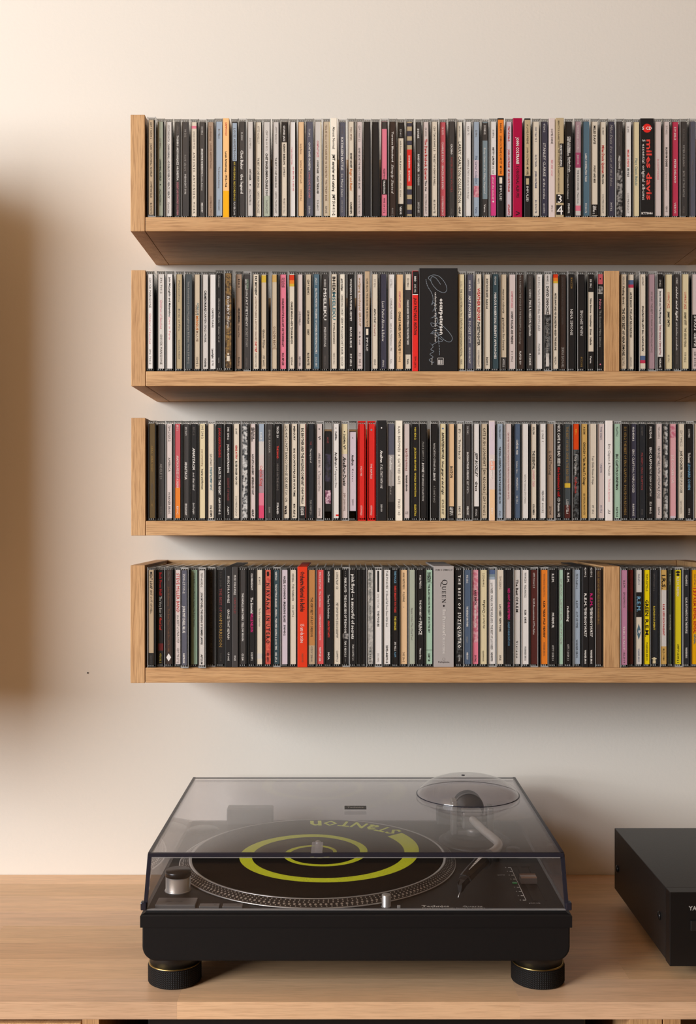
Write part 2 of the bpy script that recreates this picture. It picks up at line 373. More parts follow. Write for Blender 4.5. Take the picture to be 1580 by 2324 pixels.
SHELF_DATA.append(r'''
@ 290 4.9375 600 110 1178
215 278 white g|h1.2@15-49 CHUCK MANGIONE|p@55-90 Children of Sanchez|96-113 396 700-2
340 408 pale g|15-33 396 700-2|p,h1.2@40-73 Children of Sanchez|dm,h1.2@79-113 CHUCK MANGIONE
438 500 white k|b@14-59 John McLaughlin and Mahavishnu|p@60-85 Live in Paris
545 605 khaki g|18-42 Mahavishnu|50-75 Birds of Fire|85-107 Columbia 468224
645 720 gunmetal lg|19-112 Time Remembered: John McLaughlin plays Bill Evans  Verve 519 861-2
747 803 beige k|t,o1@43-57 AMBROSE|br,o-1@46-57 MINGUS|o,b,h1.2@58-74 MINGUS|br@75-87 BLUE|104-115 CDVE 2
838 898 pale k|b,h1.2@29-53 CARMEN McRAE/|h1.2@53-88 CARMEN SINGS MONK|b@106-116 PD83086
918 980 white k|49-71 CARMEN McRAE|b@95-106 Laserlight|108-114 15 745
1005 1055 black lg|i@13-27 Christian|i@39-89 Christian McBride · Gettin' to it|106-112 verve
1098 1165 mgold w !mottled gold-brown CD|gd,i,h1.3@14-33 Yo-Yo Ma|h1.4@37-58 BOBBY|i,h1.4@59-73 McFerrin|gd,b,h1.3@78-96 HUSH|%cream,r2.2@102|#cream,M@104-110
1215 1275 taupe k|16-26 834 3|b@49-67 HELEN MERRILL|69-82 Dream of You|105-115 EmArcy
1298 1368 char w|mn,o1@16-28 GEFFEN|o-1@16-28 GEFD 24468|28-36 DIGITAL|h1.2@37-70 PAT METHENY|lg,h1.2@71-93 SECRET STORY|g@105-115 GEFFEN
1405 1465 cream k|b,h1.2@13-35 PAT METHENY|br@36-86 w/CHRISTIAN McBRIDE & ANTONIO SANCHEZ|r,b,h1.2@87-99 DAY TRIP|g@100-116 NONESUCH 376828
1495 1550 beige k|#gold@12-20|h1.2@73-95 Glenn Miller|103-115 MP 66002
@ 590 4.9375 600 112 1180
135 187 beige br|#ochre@12-20|h1.2@70-95 GOLDEN BEATS|#taupe@95-96
225 290 pink k !pink CD|o1@15-26 MCD05649|o-1@15-26 MCAD5649|b@38-93 CHARLES MINGUS/THE BLACK SAINT AND THE SINNER LADY|b@100-114 MCA IMPULSE!
328 385 cream k|#rust@12-18|#orange@18-22|#gold@22-25|b@42-90 CHARLES MINGUS—NEW TIJUANA MOODS|105-114 ND85644
418 475 blush k|53-69 JOE MORELLO|104-115 ND90486
512 570 beige k|b@17-34 CDP 7 46508 2|b@52-67 LEE MORGAN|b@73-80 CANDY|b@100-114 BLUE NOTE
600 665 steel w|i@15-23 JAZZ-6|b@27-101 JELLY ROLL MORTON—THE LIBRARY OF CONGRESS RECORDINGS VOLUME 1|105-116 SOLO ART
695 765 char w|17-25 BHEKI|b,h1.6@27-63 MSELEKU|h1.2@71-93 MEDITATIONS|g@103-115 VERVE 521 337-2
800 860 cream k|b,h1.5@14-32 BHEKI|t,b,h1.6@32-63 MSELEKU|66-90 TIMELESSNESS|g@100-113 VERVE 511 306-2
893 950 ivory k|b@16-30 gerry mulligan|34-58 CARNEGIE HALL CONCERT|60-102 GERRY MULLIGAN/CHET BAKER|104-115 OJCCD
985 1065 black w|b@16-64 WOLFGANG MUTHSPIEL SEXTET|b@71-94 BLACK & BLUE|b@101-115 517 653-2
1090 1150 blush g|gd,h1.2@15-70 wolfgang muthspiel GROUP|k@76-91 in & out|h1.2@100-115 521 385-2
1175 1230 D black w !tan-topped black card sleeve|#tan@8-71|k@16-70 OLIVER NELSON  THE BLUES AND THE ABSTRACT TRUTH|#cream,M@73-80|h1.2@83-98 IMPULSE!
1258 1318 cream k|g@17-26 517 329-2|b@50-67 ANITA O'DAY|rs@68-81 Pick Yourself Up|g@107-114 VERVE
1350 1415 navy w|h1.5@42-87 Leon Parker Above & Below|108-116 478198 2
1438 1505 white g|17-26 517 756-2|38-62 CHARLIE PARKER|i@66-98 Jazz at the Philharmonic 1946|107-112 Verve
@ 890 4.9375 600 112 1180
50 125 peach k S=strip|p,b@30-49 COMPACT JAZZ|b,h1.2@53-98 CHARLIE PARKER PLAYS THE BLUES|99-110 511 361-2
148 208 cream k|#char@29-102|16-26 523 984-2|w,b@40-91 CHARLIE PARKER WITH STRINGS: THE MASTER TAKES|b@107-113 Verve
228 290 D red k !red and black card sleeve|#black@8-34|#white@34-35|w,b@14-20 BIRD|w@23-32 LIVE 1982|b,h1.5@38-64 JACO PASTORIUS|b,h1.5@66-80 INVITATION|104-117 7599-23876
305 730 B black w !wide black signature box set|b,h6,o4.3@39-80 oscarpeterson|h3.3,o-3.2@32-88 exclusively for my friends ¦ 4 cd box|#white,Q@106-114|h1.8,o-8@107-114 513 830-2
745 808 butter k|g@19-26 513 752-2|28-104 THE OSCAR PETERSON TRIO STRATFORD SHAKESPEAREAN FESTIVAL|g@107-113 VERVE
840 905 slate w|b@18-30 511 872-2|b,h1.3@35-61 ART PORTER|h1.3@64-89 POCKET CITY|93-112 VERVE FORECAST
940 1000 cream k|16-22 468207 2|r,b,h1.5@27-64 WEATHER REPORT|b,h1.4@65-92 SWEETNIGHTER|g@97-116 COLUMBIA/LEGACY
1035 1098 cream k|b@16-50 BUDDY RICH BIG BAND - Buddy & Soul|b@105-114 BG00015
1125 1192 teal w|14-23 PD90624|b,h1.2@32-107 MARCUS ROBERTS/AS SERENITY APPROACHES
1222 1282 beige k|#char@105-119|h1.2@28-55 marcus roberts|h1.2@60-97 gershwin for lovers|w@107-116 477752 2
1312 1388 blush k S=strip|p,b@30-49 COMPACT JAZZ|b,h1.2@53-90 SONNY ROLLINS AND FRIENDS|98-110 511 392-2
1405 1480 brown lg|11-90 PAUL ROBESON THE VOICE OF THE MISSISSIPPI 20 Great Songs|w,b@98-113 PLATCD 119
@ 1190 4.051 600 88 960
30 80 char w|g@11-22 EXCURSIONS|23-31 LEGENDS|b,h1.2@33-54 PAUL ROBESON|b,h1.2@55-66 Spirituals|b@82-93 8.120635
110 165 white g|h1.1@11-61 513 415-2 PAOLO RUSTICHELLI MYSTIC JAZZ|k@73-83 POLYDOR
185 243 pale k|#mdark@46-96|10-18 480852 2|b,h1.4@20-46 DAVID SANCHEZ|lg,h1.3@50-85 SKETCHES OF DREAMS|#pale,M@82-94
265 320 cream k|#rust@7-12|#orange@12-15|#gold@15-17|b@26-79 ARTIE SHAW AND HIS ORCHESTRA—BEGIN THE BEGUINE|85-92 ND82274
330 385 brown lg|dm@11-55 JAN HALVORSEN JAZZ HJELMS SPANIA|^,h1.3@76-95 TRYGVE FISKE
408 465 black w|gd@12-22 BXC228|h1.5@41-65 NINA SIMONE
500 560 black w|^,h1.5@42-65 NINA SIMONE|gd,^@85-94 BXC228
590 640 cream k|#black@6-25|#black@80-96|w,b@13-21 518 190-2|b@31-74 Nina Simone · broadway · blues · ballads|w,b@84-91 Verve
678 725 black lg|#rose@8-18|%black,r1.6@13|#mgrey@20-27|p,h1.3@32-41 Nina|h1.1@42-76 The Essential Nina Simone|%pink,r1.6@92
888 940 beige k|g@11-19 MERCURY|b@20-38 Feeling Good ·|b,h1.3@40-84 THE VERY BEST OF NINA SIMONE|85-93 522 747-2
960 1010 cream k|#blue@14-18|#rasp@18-21|b@25-67 ARTIE SHAW: THE LAST RECORDINGS|g@85-94 LIMELIGHT 820 847-2
1065 1115 cream k|#blue@84-88|#rasp@88-91|^,b@38-80 ARTIE SHAW: THE LAST RECORDINGS|^,g@11-19 LIMELIGHT
1145 1200 mauve g|25-81 MY WAY  THE BEST OF FRANK SINATRA 9362-46710-2
1228 1278 white k|#black@7-22|#black@85-96|w@14-20 519 802-2|b@24-55 Jimmy Smith and Wes Montgomery|rs,b@56-83 Further Adventures of Jimmy and Wes|w,b@86-95 VERVE
1302 1360 butter k S=strip|r,h1.2@25-40 COMPACT JAZZ|b,h1.2@43-57 JIMMY SMITH|g@83-90 831 374-2
1380 1430 char w|12-18 A MARC|i,b,h1.2@20-52 color and light|i@53-79 jazz sketches on sondheim|g@80-92 SONY CLASSICAL
1452 1515 butter k S=orange|r,h1.2@25-41 COMPACT JAZZ|b,h1.2@44-56 SONNY STITT|h1.2@58-76 THE VERVE YEARS|81-90 513 632-2
1545 1598 blush k|#black@46-77|w,b@47-76 STAN GETZ|80-94 CD 80442
''')
SHELF_DATA.append(r'''
@ 290 4.9375 940 102 1162
248 308 olive gd|h.8@35-44 ABBA|46-64 ABBA GOLD|dm@77-96 GREATEST HITS|100-104 ®
335 405 char lg|h1.3@55-72 ADELE 21|g@103-112 XLCD 520
435 493 blush dm|h1.2@12-30 7599-27257-2|h1.2@48-64 AMERICA|h1.2@87-112 WARNER BROS.
530 588 coral w !red-to-orange CD|#rose@10-72|#orange@82-117|12-18 EPC 2|h1.2@46-82 ANASTACIA PIECES OF A DREAM|103-112 EPIC
620 680 char w|14-23 EPC 51671|b,h1.3@53-73 ANASTACIA|b@100-113 EPIC/DAYLIGHT
708 770 black w|g@14-23 EPC 0|b,i,h1.4@37-62 ANASTACIA|i,h1.2@65-85 not that kind|i@99-112 Epic/Daylight
805 865 butter k|g,h1.2@12-27 395 298-2|br@39-58 joan armatrading|b@61-84 hearts and flowers
900 962 cream k|^,h1.1@43-58 COMPACT HITS ·|^,t,b,h1.2@59-85 JOAN ARMATRADING|^,b,h1.2@102-115 AMCD 903
1000 1060 black w|r,b,h1.2@15-48 JOAN ARMATRADING|b,h1.2@59-90 BACK TO THE NIGHT|b@93-112 A&M 393141-2
1095 1155 black w|b@14-28 395 130-2|b,h1.1@33-65 JOAN ARMATRADING|rs,h1.2@71-97 SLEIGHT OF HAND|103-112 A&M
1185 1245 cream k|15-22 CK 64987|r,b@34-50 GENE AUTRY|b@52-79 BLUES SINGER 1929-1931|g@91-114 COLUMBIA/LEGACY
1280 1340 mbw w|b@64-83 St. of Mental Kingdom
1372 1428 blush k|b,o1@14-27 GRD-9614|b,o-1@14-30 GRP RECORDS|b@44-90 ACOUSTIC ALCHEMY · REFERENCE POINT|b@106-115 GRP
1465 1525 mauve w !blue-to-pink CD|#sky@10-30|#pale@30-45|#blush@45-62|#pink@88-102|#hotpink@102-117|h1.2@20-33 HERO|co,h1.4@57-80 Carole King
@ 590 4.9375 940 102 1162
75 140 char lg|17-43 EMILY BARKER|dm@45-72 & The Red Clay Halo|dm@73-98 Despite the Snow|104-110 ES008
170 228 black w|b@13-26 TKCD 29|co,b@35-51 THE BAND ·|g,b@55-85 HIGH ON THE HOG|b@99-112 PYRAMID
265 325 cream k|h1.2@12-31 2292-40472-2|h1.3@32-98 MATT BIANCO/WHOSE SIDE ARE YOU ON|b,h2@102-112 wea
355 415 cream k|b@13-29 MERCURY|b@38-92 BIG COUNTRY/PEACE IN OUR TIME|b@100-115 836 325-2
445 508 cream k S=dkred|#black@103-117|b,h1.4@15-80 BIG BROTHER AND THE HOLDING COMPANY|b@81-100 CHEAP THRILLS|w,b,o1@104-113 COCOB|w,b,o-1@104-113 32004
540 602 night w|rs@30-34 THE|38-54 The very best of|lg@96-112 7243 4 94897 2 0
635 695 blush k|%g,r1.8@16|b,h1.3@24-28 V²|h1.2@43-59 ANE BRUN|g,h1.2@63-86 A Temporary Dive|g@105-114 DETERMINE
730 795 N black dm|#mviolet@44-75|#mflower@85-100|rs@25-32 ANE|57-72 A TEMPORARY
822 882 white k|%k,r1.2@15|b@19-29 DetErMine|b,h1.3@42-57 AneBrun|h1.1@58-82 A Temporary Dive|#red,R@112-114
915 980 blush k|#butter@10-44|%k,r1.4@19|b@22-33 DetErMine|b,h1.3@34-39 V²|b,i,h1.8@47-66 AneBrun|b,i,h1.7@67-80 Duets|br@88-108 DEM 2005010002
1005 1075 N lilac k|%k,r1.2@26|b,h1.3@45-57 AneBrun|61-75 K n i v e s|g@95-102 DEM002
1108 1168 red w R !red CD in a red case|58-69 1962-1966|102-113 077779703623
1215 1285 red w R !red CD with a green apple dot|%greyblue,r2.2@17|55-72 THE BEATLES|102-113 077779703623
1310 1415 D black w !plain wide black card sleeve|%white,r1.6@15|b,i,h1.4@40-54 AneBrun|i,h1.3@56-83 IT ALL STARTS WITH ONE|101-109 DEM 0500
1435 1505 silver w|#slate@10-45|#char@80-98|#black@98-117|i,b,h1.4@46-62 AneBrun|i,lg@63-90 Sketches
@ 890 4.9375 940 102 1162
40 115 D ivory g !ivory card sleeve|h1.3@13-42 KARI BREMNES||@45-46 I|h1.3@49-78 GATE VED GATE|h1.3@95-113 FXCD 143
135 195 blush k|rs,h1.4@38-63 karibremnes|b@68-86 fantastisk allerede|o1,h.7@109-112 KKV|o-1,h.7@109-112 2 CD
232 290 black y|b@14-28 960 830-2|b@37-92 JACKSON BROWNE · WORLD IN MOTION|b@101-114 ELEKTRA
315 382 black w|lg,i@30-52 7243 8 28099 2 0|b,i,h1.2@54-65 BOWIE|i@66-97 THE SINGLES COLLECTION
438 510 black w|^,i@32-64 THE SINGLES COLLECTION|^,b,i,h1.2@65-74 BOWIE|^,i,lg@80-99 7243 8 28099 2 0
540 600 butter k|%blue,r2@15.5|b,i,h1.2@20-50 BØRRETZEN/MYHRE|b,i,h1.2@52-90 Noen ganger er det all right|h1.2@95-112 GTACD 8037
637 695 peach k|#black@103-117|b,h1.4@58-71 BOSTON|w,b,o1@104-113 CDEPC|w,b,o-1@104-113 81611
727 788 cream k|h1.2@16-21 BTO|23-25 ·|h1.2@28-50 The Very Best Of|h1.1@103-113 1831-2
820 880 char w|13-22 314 514 2|b@42-73 BACHMAN-TURNER OVERDRIVE|75-89 BEST OF B.T.O.|b@103-113 MERCURY
918 975 white k|#black@103-117|b,i,h1.4@42-70 JEFF BUCKLEY|b,i,h1.2@75-86 Grace|w@106-114 475928 2
1003 1065 beige k|h1.4@15-58 KATE BUSH: LIONHEART|#brown@60.5-61|h1.2@62-88 EMI RECORDS|#brown@89-89.5|h1.2@91-113 CDP 7 46065 2
1092 1152 D blush w !lilac-to-coral card sleeve|#lilac@8-45|#salmon@52-62|#peach@84-119|14-28 KARI BREMNES|b,h1.4@50-72 Kari Bremnes|105-112 KKV
1178 1240 sky k|12-27 COLUMBIA LEGACY|b@36-100 THE BYRDS—20 ESSENTIAL TRACKS FROM THE BOXED SET: 1965-1990|108-114 471665 2
1275 1335 blush rs|h.9@20-95 Café del Mar Volumen Seis Compiled by José Padilla Various Artists Manifesto 564 307-2
1375 1435 slblue w|b@28-45 CAFÉ DEL MAR|52-66 Volumen Cinco|71-85 MANIFESTO|91-100 565 725-2
1460 1525 white g|h.9@67-100 Café Del Mar Volumen Siete 524 513-2 Manifesto
@ 1190 4.051 940 93 960
65 112 cream k|b@12-19 COL 504|b,h1.3@34-51 THE ESSENTIAL|p,h1.3@52-67 JOHNNY CASH|b@83-93 COLUMBIA
145 198 white k|g@15-26 J.J. CALE · 5|h1.1@71-91 MERCURY · 810 313-2
215 270 taupe k|h1.2@34-56 J.J. CALE Travel-Log|85-93 ZD74285
293 355 black w|b,h1.5@10-48 NICK CAVE & THE BAD SEEDS|r,b,h1.4@49-76 the boatman's call|b,h1.3@77-95 CD Stumm 142
370 425 gunmetal gd|h1.3@12-64 THE BEST OF NICK CAVE & THE BAD SEEDS|#gold@64-68|#maroon@84-96|w,h1.3@79-92 LCDMUTEL4
452 503 mdark w !flame-orange-topped mottled CD|#flame@9-33|y@14-19 7559 6|h1.5@37-56 Tracy Chapman|co,h1.4@58-73 Collection
527 580 ochre k !orange-tan CD|b@12-19 A 21581|b,h1.2@26-66 CHICAGO ▪ Take Me Back To Chicago|73-93 CBS SPECIAL PRODUCTS
603 662 cream k|h1.2@39-65 Toni Childs House of Hope|84-92 397 149-2
680 738 blush bl|12-24 TONI CHILDS|46-54 UNION|84-91 395 175-2
750 812 D white g !plain white card sleeve|h1.2@28-57 Eric Clapton & Friends|p@60-81 The Breeze (An Appreciation)|h.6@9.5-10.2 ·····|88-92 JJ
828 882 mint k|h1.2@12-21 926074-2|b,h1.3@37-70 ERIC CLAPTON·JOURNEYMAN|86-95 REPRISE
903 960 black gd|h1.3@12-93 511 072-2 THE BEST OF ERIC CLAPTON · POLYDOR RECORDS
982 1035 navy w|b@12-25 9362-45024-2|h1.2@33-73 ERIC CLAPTON / UNPLUGGED|83-94 REPRISE
1058 1115 night rs|b@36-70 PILGRIM / ERIC CLAPTON|g@12-20 362 46577|g@88-93 DUCK
1138 1195 black w|b,h1.2@12-23 POLYDOR|b,h1.2@31-51 ERIC CLAPTON|i@52-76 THE CREAM OF CLAPTON|b@81-92 521 881-2
1212 1265 blush k|g@12-23 7559-61049-2|h1.4@30-78 UNFORGETTABLE WITH LOVE NATALIE COLE|86-93 ELEKTRA
1285 1328 mbw lg|r,h.7@57-58 o
1342 1396 softpink w !pale pink CD|#mpink@11-22|#lilac@94-96|h1.2@38-64 JOE COCKER LIVE
1420 1472 cream k|g,h1.2@15-30 CDP 7 90842 2 2|b,h1.3@34-52 JOE COCKER|h1.2@53-73 THE BEST OF JOE COCKER|g@80-92 Capitol Compact Disc
1492 1548 black w|14-22 COLUMBIA|b,h1.3@36-45 The Essential|sk,b,h1.3@46-70 LEONARD COHEN|87-93 497995 2
1570 1624 cream k|15-30 COLUMBIA
''')
SHELF_DATA.append(r'''
@ 290 4.9375 1265 132 1192
240 297 tan k|#black@106-120|b,h1.3@15-34 MEAT LOAF|h1.1@36-62 BAT OUT OF HELL|dm@109-118 82419 2
335 395 black w|r,b,h1.4@16-42 Back From Hell!|h1.4@43-66 The Very Best Of|co,b,h1.4@67-81 Meat Loaf|#dkred@96-104|y@107-118 472632 2
425 490 brown br|b@32-105 John Mellencamp · The Best That I Could Do 1978-1988|#white,T@107-116|g@15-25 536 738
530 592 blush r|h1.6@17-61 STEVE MILLER BAND|g,i,h1.2@64-95 the BEST of 1968-1973|g,h1.2@101-118 CDP 795 2712
612 672 slate w|h1.3@17-39 7599-27199-2|b,h1.4@53-83 JONI MITCHELL BLUE|b@106-117 REPRISE
712 778 mint dg|17-32 9362-46451-2|32-77 Joni Mitchell, Taming The Tiger  Reprise
808 870 pale k|16-32 7559-60332-2|b@38-96 JONI MITCHELL·THE HISSING OF SUMMER LAWNS|b@107-118 ASYLUM
900 975 black dm|15-28 7243 8 46|33-106 GARY MOORE OUT IN THE FIELDS - THE VERY BEST OF
1005 1080 black gd|dm@15-32 539 308|rs,h1.4@34-60 THE BEST OF|h1.4@61-70 VAN|h1.7@70-100 MORRISON|dm@107-116 POLYDOR
1097 1165 D black w !slim black card sleeve|h1.2@20-50 MUSIC FOR A WHILE|h1.2@57-91 GRACES THAT REFRAIN|106-115 UP 0405
1172 1235 D char w|h1.2@19-41 MUSIC FOR A WHILE|rs,h1.2@44-62 CANTICLES|109-115 UP0425
1258 1320 char w|b@39-93 THE NEVILLE BROTHERS  YELLOW MOON|b@107-115 CD 5240
1362 1420 black w|b@17-36 COLUMBIA/LEGACY|b,h1.4@44-62 The Essential|mg,b,h1.4@62-83 WILLIE NELSON|b@106-115 512177 2
1448 1505 cream g|21-30 828032|56-77 The Best of NewOrder|#pale@107-113
@ 590 4.9375 1265 132 1192
60 120 mcoral k !mottled coral CD|b,h1.8@28-58 N I R V A N A|b,h1.8@64-96 I N  U T E R O|b@106-116 GED 24536|b@15-20 I
150 212 teal w|b@15-25 VERTIGO|b@29-67 THE NOTTING HILLBILLIES - MISSING...|b@68-103 PRESUMED HAVING A GOOD TIME|b@106-117 842 671-2
243 308 lilac k|b,h1.1@20-72 HAZEL O'CONNOR - BREAKING GLASS|b@75-87 396943-2
338 402 cream k|h1.1@17-48 ODISSA - THE WARRIOR|53-66 102 1077-2
425 530 D rust k !bright red-orange card sleeve|b,h2.4@15-60 Orchestre National de Barbès|w,h2.2@74-95 15 ans de scène|br@107-117 INASOUND
545 615 caramel k|#tan@98-120|h1.3@44-88 THE VERY BEST OF ROY ORBISON|g@99-116 CDV 2804
640 712 coral w !plain coral CD|h1.1@16-36 PACO DE LUCIA ·|h1.1@37-55 The Collection|63-92 CONNOISSEUR COLLECTION|b@100-116 VSOPCD 222
735 810 black w|b@15-27 MCD10964|h1.2@41-68 Tom Petty & The Heartbreakers|co,b@70-89 GREATEST HITS|b@106-114 MCA
830 900 cream k|h1.1@16-35 LONG PLAY CD|h1.2@50-90 PET SHOP BOYS DISCOGRAPHY|104-116 COPMTV 3
925 995 black w|b@15-20 · · ·|b,h1.2@22-84 PINK FLOYD · THE DARK SIDE OF THE MOON|#mgrey@85-91|b@93-117 7243 5 82136 2 1 · · · ·
1015 1085 black w|b,h1.7@18-91 pink floyd – a saucerful of secrets|97-115 7243 8 29751 2 0
1096 1138 black k
1146 1188 black k
1205 1272 mpale dg|i,h1.3@16-33 Raising Sand|35-50 Robert Plant|53-70 Alison Krauss|100-117 475 938-2
1290 1362 white g|#black,L@14-38|40-56 Dirty Old Town|k,b@59-77 THE POGUES|107-117 5101-10439-2
1388 1460 white k|h1.1@14-36 THE POGUES ·|h1.2@37-77 If I Should Fall From Grace With God|b,h1.1@98-118 2292-44493-2
@ 890 4.9375 1265 132 1192
8 65 black w|sk,b,h1.1@14-28 THE POLICE|co,b,h1.1@31-61 EVERY BREATH YOU TAKE|y,b,h1.1@65-81 THE SINGLES|b@94-104 393 902-2|sk@105-111 A&M
95 170 peach k|16-35 ANNE GRETE PREUS|38-49 FULLMÅNE|%g,r1@55|106-117 242 296-2
190 255 sage g|56-92 Nazik Ulvlan The Chief Fool
285 352 black w|b@19-34 8122-74272-2|b@47-70 THE VERY BEST OF|b,h1.8@71-86 PRINCE|b@101-114 Warner Bros.
380 450 mint k|b,o1@16-27 DIGITAL|b,o-1@16-27 STEREO|#dkmoss@27.5-28|b@29-84 THE ALAN PARSONS PROJECT · EYE IN THE SKY|#dkmoss@103-103.5|b@107-116 258718
470 690 B silver k !wide silver grey box set|V,h1.7@12-14 7243 5 29883 2 7|Z,h5.5@24-50 QUEEN|%black,r2.2@53.5|Z,w,h3.6@57-107 THE PLATINUM COLLECTION|%g,r3.2@113.5|%silver,r2.6@113.5|V,h1.6@115.5-117.5 Parlophone
725 795 black w|#mdark@72-112|b,h1.4@19-57 T H E   B E S T   O F|b,h1.8@61-101 S U Z I  Q U A T R O|109-116 DC 877082
810 880 slblue w|b@19-28 812 262-2|b@54-77 THE BEVERLEY BROTHERS|lg@88-95 Sampler|b@106-114 MERCURY
905 975 mpink k|#pink@95-120|b,h1.1@36-52 RARE EARTH|w,b@53-78 GET READY/ECOLOGY|b@109-117 530 744-2
990 1068 butter k|17-32 2 292-46 80-2|^,h1.6@47-62 ChrisRea|^,i,h1.2@63-79 the best of|104-116 eastwest
1085 1160 white k|#blue@13-18|#greyblue@18-21|#sky@21-24|h1.1@28-103 LOU REED  WALK ON THE WILD SIDE - THE BEST OF LOU REED|b@106-116 ND83753
1178 1250 cream k|g,h1.1@20-35 7599-25829-2|b@52-83 LOU REED  NEW YORK|109-115 SIRE
1275 1345 black mg|b,h1.2@34-69 RED HOT CHILI PEPPERS|sk,h1.1@71-98 CALIFORNICATION
1370 1445 pale k|b,h1.3@24-62 The Best Of R.E.M.|b@93-112 V i s i o n s
1458 1540 white k|h1.1@16-44 W014CDX · 9362-40633-2|b@58-73 R.E.M. · DRIVE|99-115 WARNER BROS
@ 1190 4.051 1265 115 985
60 125 maroon w|14-28 0777 7 13160 2 9|38-71 R.E.M./Reconstruction Of The Fables
155 218 orange k !bright orange CD|br@15-36 WOO98CDX 9362-40170-2|b@40-74 R.E.M. "NEAR WILD HEAVEN"|br@78-91 WARNER BROS.
235 300 black w|b,h1.2@15-23 R.E.M.|b,h1.3@51-65 MURMUR|81-95 0777 7 13158 2 4
322 356 mint lg|h.8@20-80 DEAD LETTER OFFICE
378 432 black w|b,h1.2@14-23 R.E.M.|b,h1.3@45-59 reckoning|80-95 0777 7 13159 2 3
460 515 sky k|15-29 7599-26496-2|40-47 R.E.M.|h1.1@50-65 OUT OF TIME|h1.1@76-93 WARNER BROS.
535 585 D black w|9-18 42049-2|b,h1.3@33-45 R.E.M.|b,h1.3@46-73 "EVERYBODY HURTS"|b@85-98 WARNER BROS
592 640 D black w|9-18 42059-2|mg,b,h1.3@33-45 R.E.M.|b,h1.3@46-73 "EVERYBODY HURTS"|b@85-98 WARNER BROS
660 710 brown gd|h1.1@13-62 R.E.M. NEW ADVENTURES IN HI-FI WARNER BROS.
885 940 orchid dm|h1.2@21-28 R.E.M.|h1.2@32-46 EPONYMOUS|w@63-85 THIS IS NOT|87-97 IRLD19
955 1005 maroon rs|#dkred@10-50|15-29 R.E.M. UP 0777
1028 1080 pale bl|#black@32-55|#cream@55-85|#pale@85-99|h.9@15-25 9362-47112|sk,b,h2.2@36-50 R.E.M.|#steel,T@61-76|%steel,r3@68.5|V,w,b,h2.4@67-70 UP|h.9@84-96 WARNER BROS
1105 1162 yellow k !bright yellow CD|h1.1@15-31 7599-25795-2|b,h1.8@39-54 GREEN|b,h1.8@57-73 R.E.M.|78-95 WARNER BROS
1170 1240 night y|g@15-31 0777 7 13200 2 6|b@45-67 R.E.M./DOCUMENT|#butter,T@92-95|#butter,M@95-98
1258 1310 ochre k !ochre-ended white CD|#pale@30-82|b,h2@16-29 I.R.S.|r,b@43-72 R.E.M. LIFES RICH PAGEANT|84-95 IRLD 19080
1335 1357 moss w|o0,h.7@15-25 4 93459 2|h.7@53-67 R.E.M. MONSTER
1388 1442 lime k !lemon yellow CD|#black,T@12-15|#black,M@15-17|w,h1.2@18-36 R.E.M. REMIX|b@80-97 0777 7 13199 2 1
1468 1520 night w|b@16-26 9362-45055-2|b,h1.1@37-70 R.E.M. AUTOMATIC FOR THE PEOPLE|b@83-93 WARNER BROS
1543 1597 amber r !amber CD with red lettering|br@15-27 9362 47946 2|b,h1.8@28-36 137|b,h1.4@37-70 R.E.M. REVEAL REVEAL|t,b@71-80 REVEAL
''')
INK['mn'] = (150, 176, 150); INKWORD['mn'] = 'pale green'
PAL['dkmoss'] = (60, 76, 62, 'dark green')
# ================================================================ the room
m, nt, p = new_mat('wall_paint')
p.inputs['Roughness'].default_value = 0.75
p.inputs['Specular IOR Level'].default_value = 0.25
p.inputs['Base Color'].default_value = lin((232, 224, 212))
tc = nt.nodes.new('ShaderNodeTexCoord'); nz = nt.nodes.new('ShaderNodeTexNoise')
nz.inputs['Scale'].default_value = 240; nz.inputs['Detail'].default_value = 3
b = nt.nodes.new('ShaderNodeBump'); b.inputs['Strength'].default_value = 0.22; b.inputs['Distance'].default_value = 0.0008
nt.links.new(tc.outputs['Object'], nz.inputs['Vector']); nt.links.new(nz.outputs['Fac'], b.inputs['Height']); nt.links.new(b.outputs['Normal'], p.inputs['Normal'])
M_WALL = m
tag(MB().box(-3.6, 2.2, 0.0, 0.12, 0.0, 2.72).build('wall_back', M_WALL), 'cream painted plaster wall behind the shelves', None, kind='structure')
M_FLOOR = oak('floor_oak', 'x', (170, 132, 96), (134, 98, 66), 0.5, 3.0)
tag(MB().box(-3.6, 2.2, -3.6, 0.0, -0.04, 0.0).build('floor', M_FLOOR), 'oak floor below the sideboard', None, kind='structure')
tag(MB().box(-3.6, 2.2, -3.6, 0.12, 2.72, 2.8).build('ceiling', plain('ceiling_paint', (214, 184, 146), 0.8)), 'warm white ceiling above the shelves', None, kind='structure')
tag(MB().lathe([(0.0011, 0), (0.0011, 0.0012)], (wall_x(199.5, CAM_D), -0.0008, wall_z(1527, CAM_D)), 10, axis='y').build('nail', plain('nail_dark', (40, 34, 30))),
    'tiny dark nail head in the wall beside the lowest shelf', 'nail')

OAKX = oak('oak_along', 'x'); OAKZ = oak('oak_upright', 'z'); OAKY = oak('oak_depth', 'y')

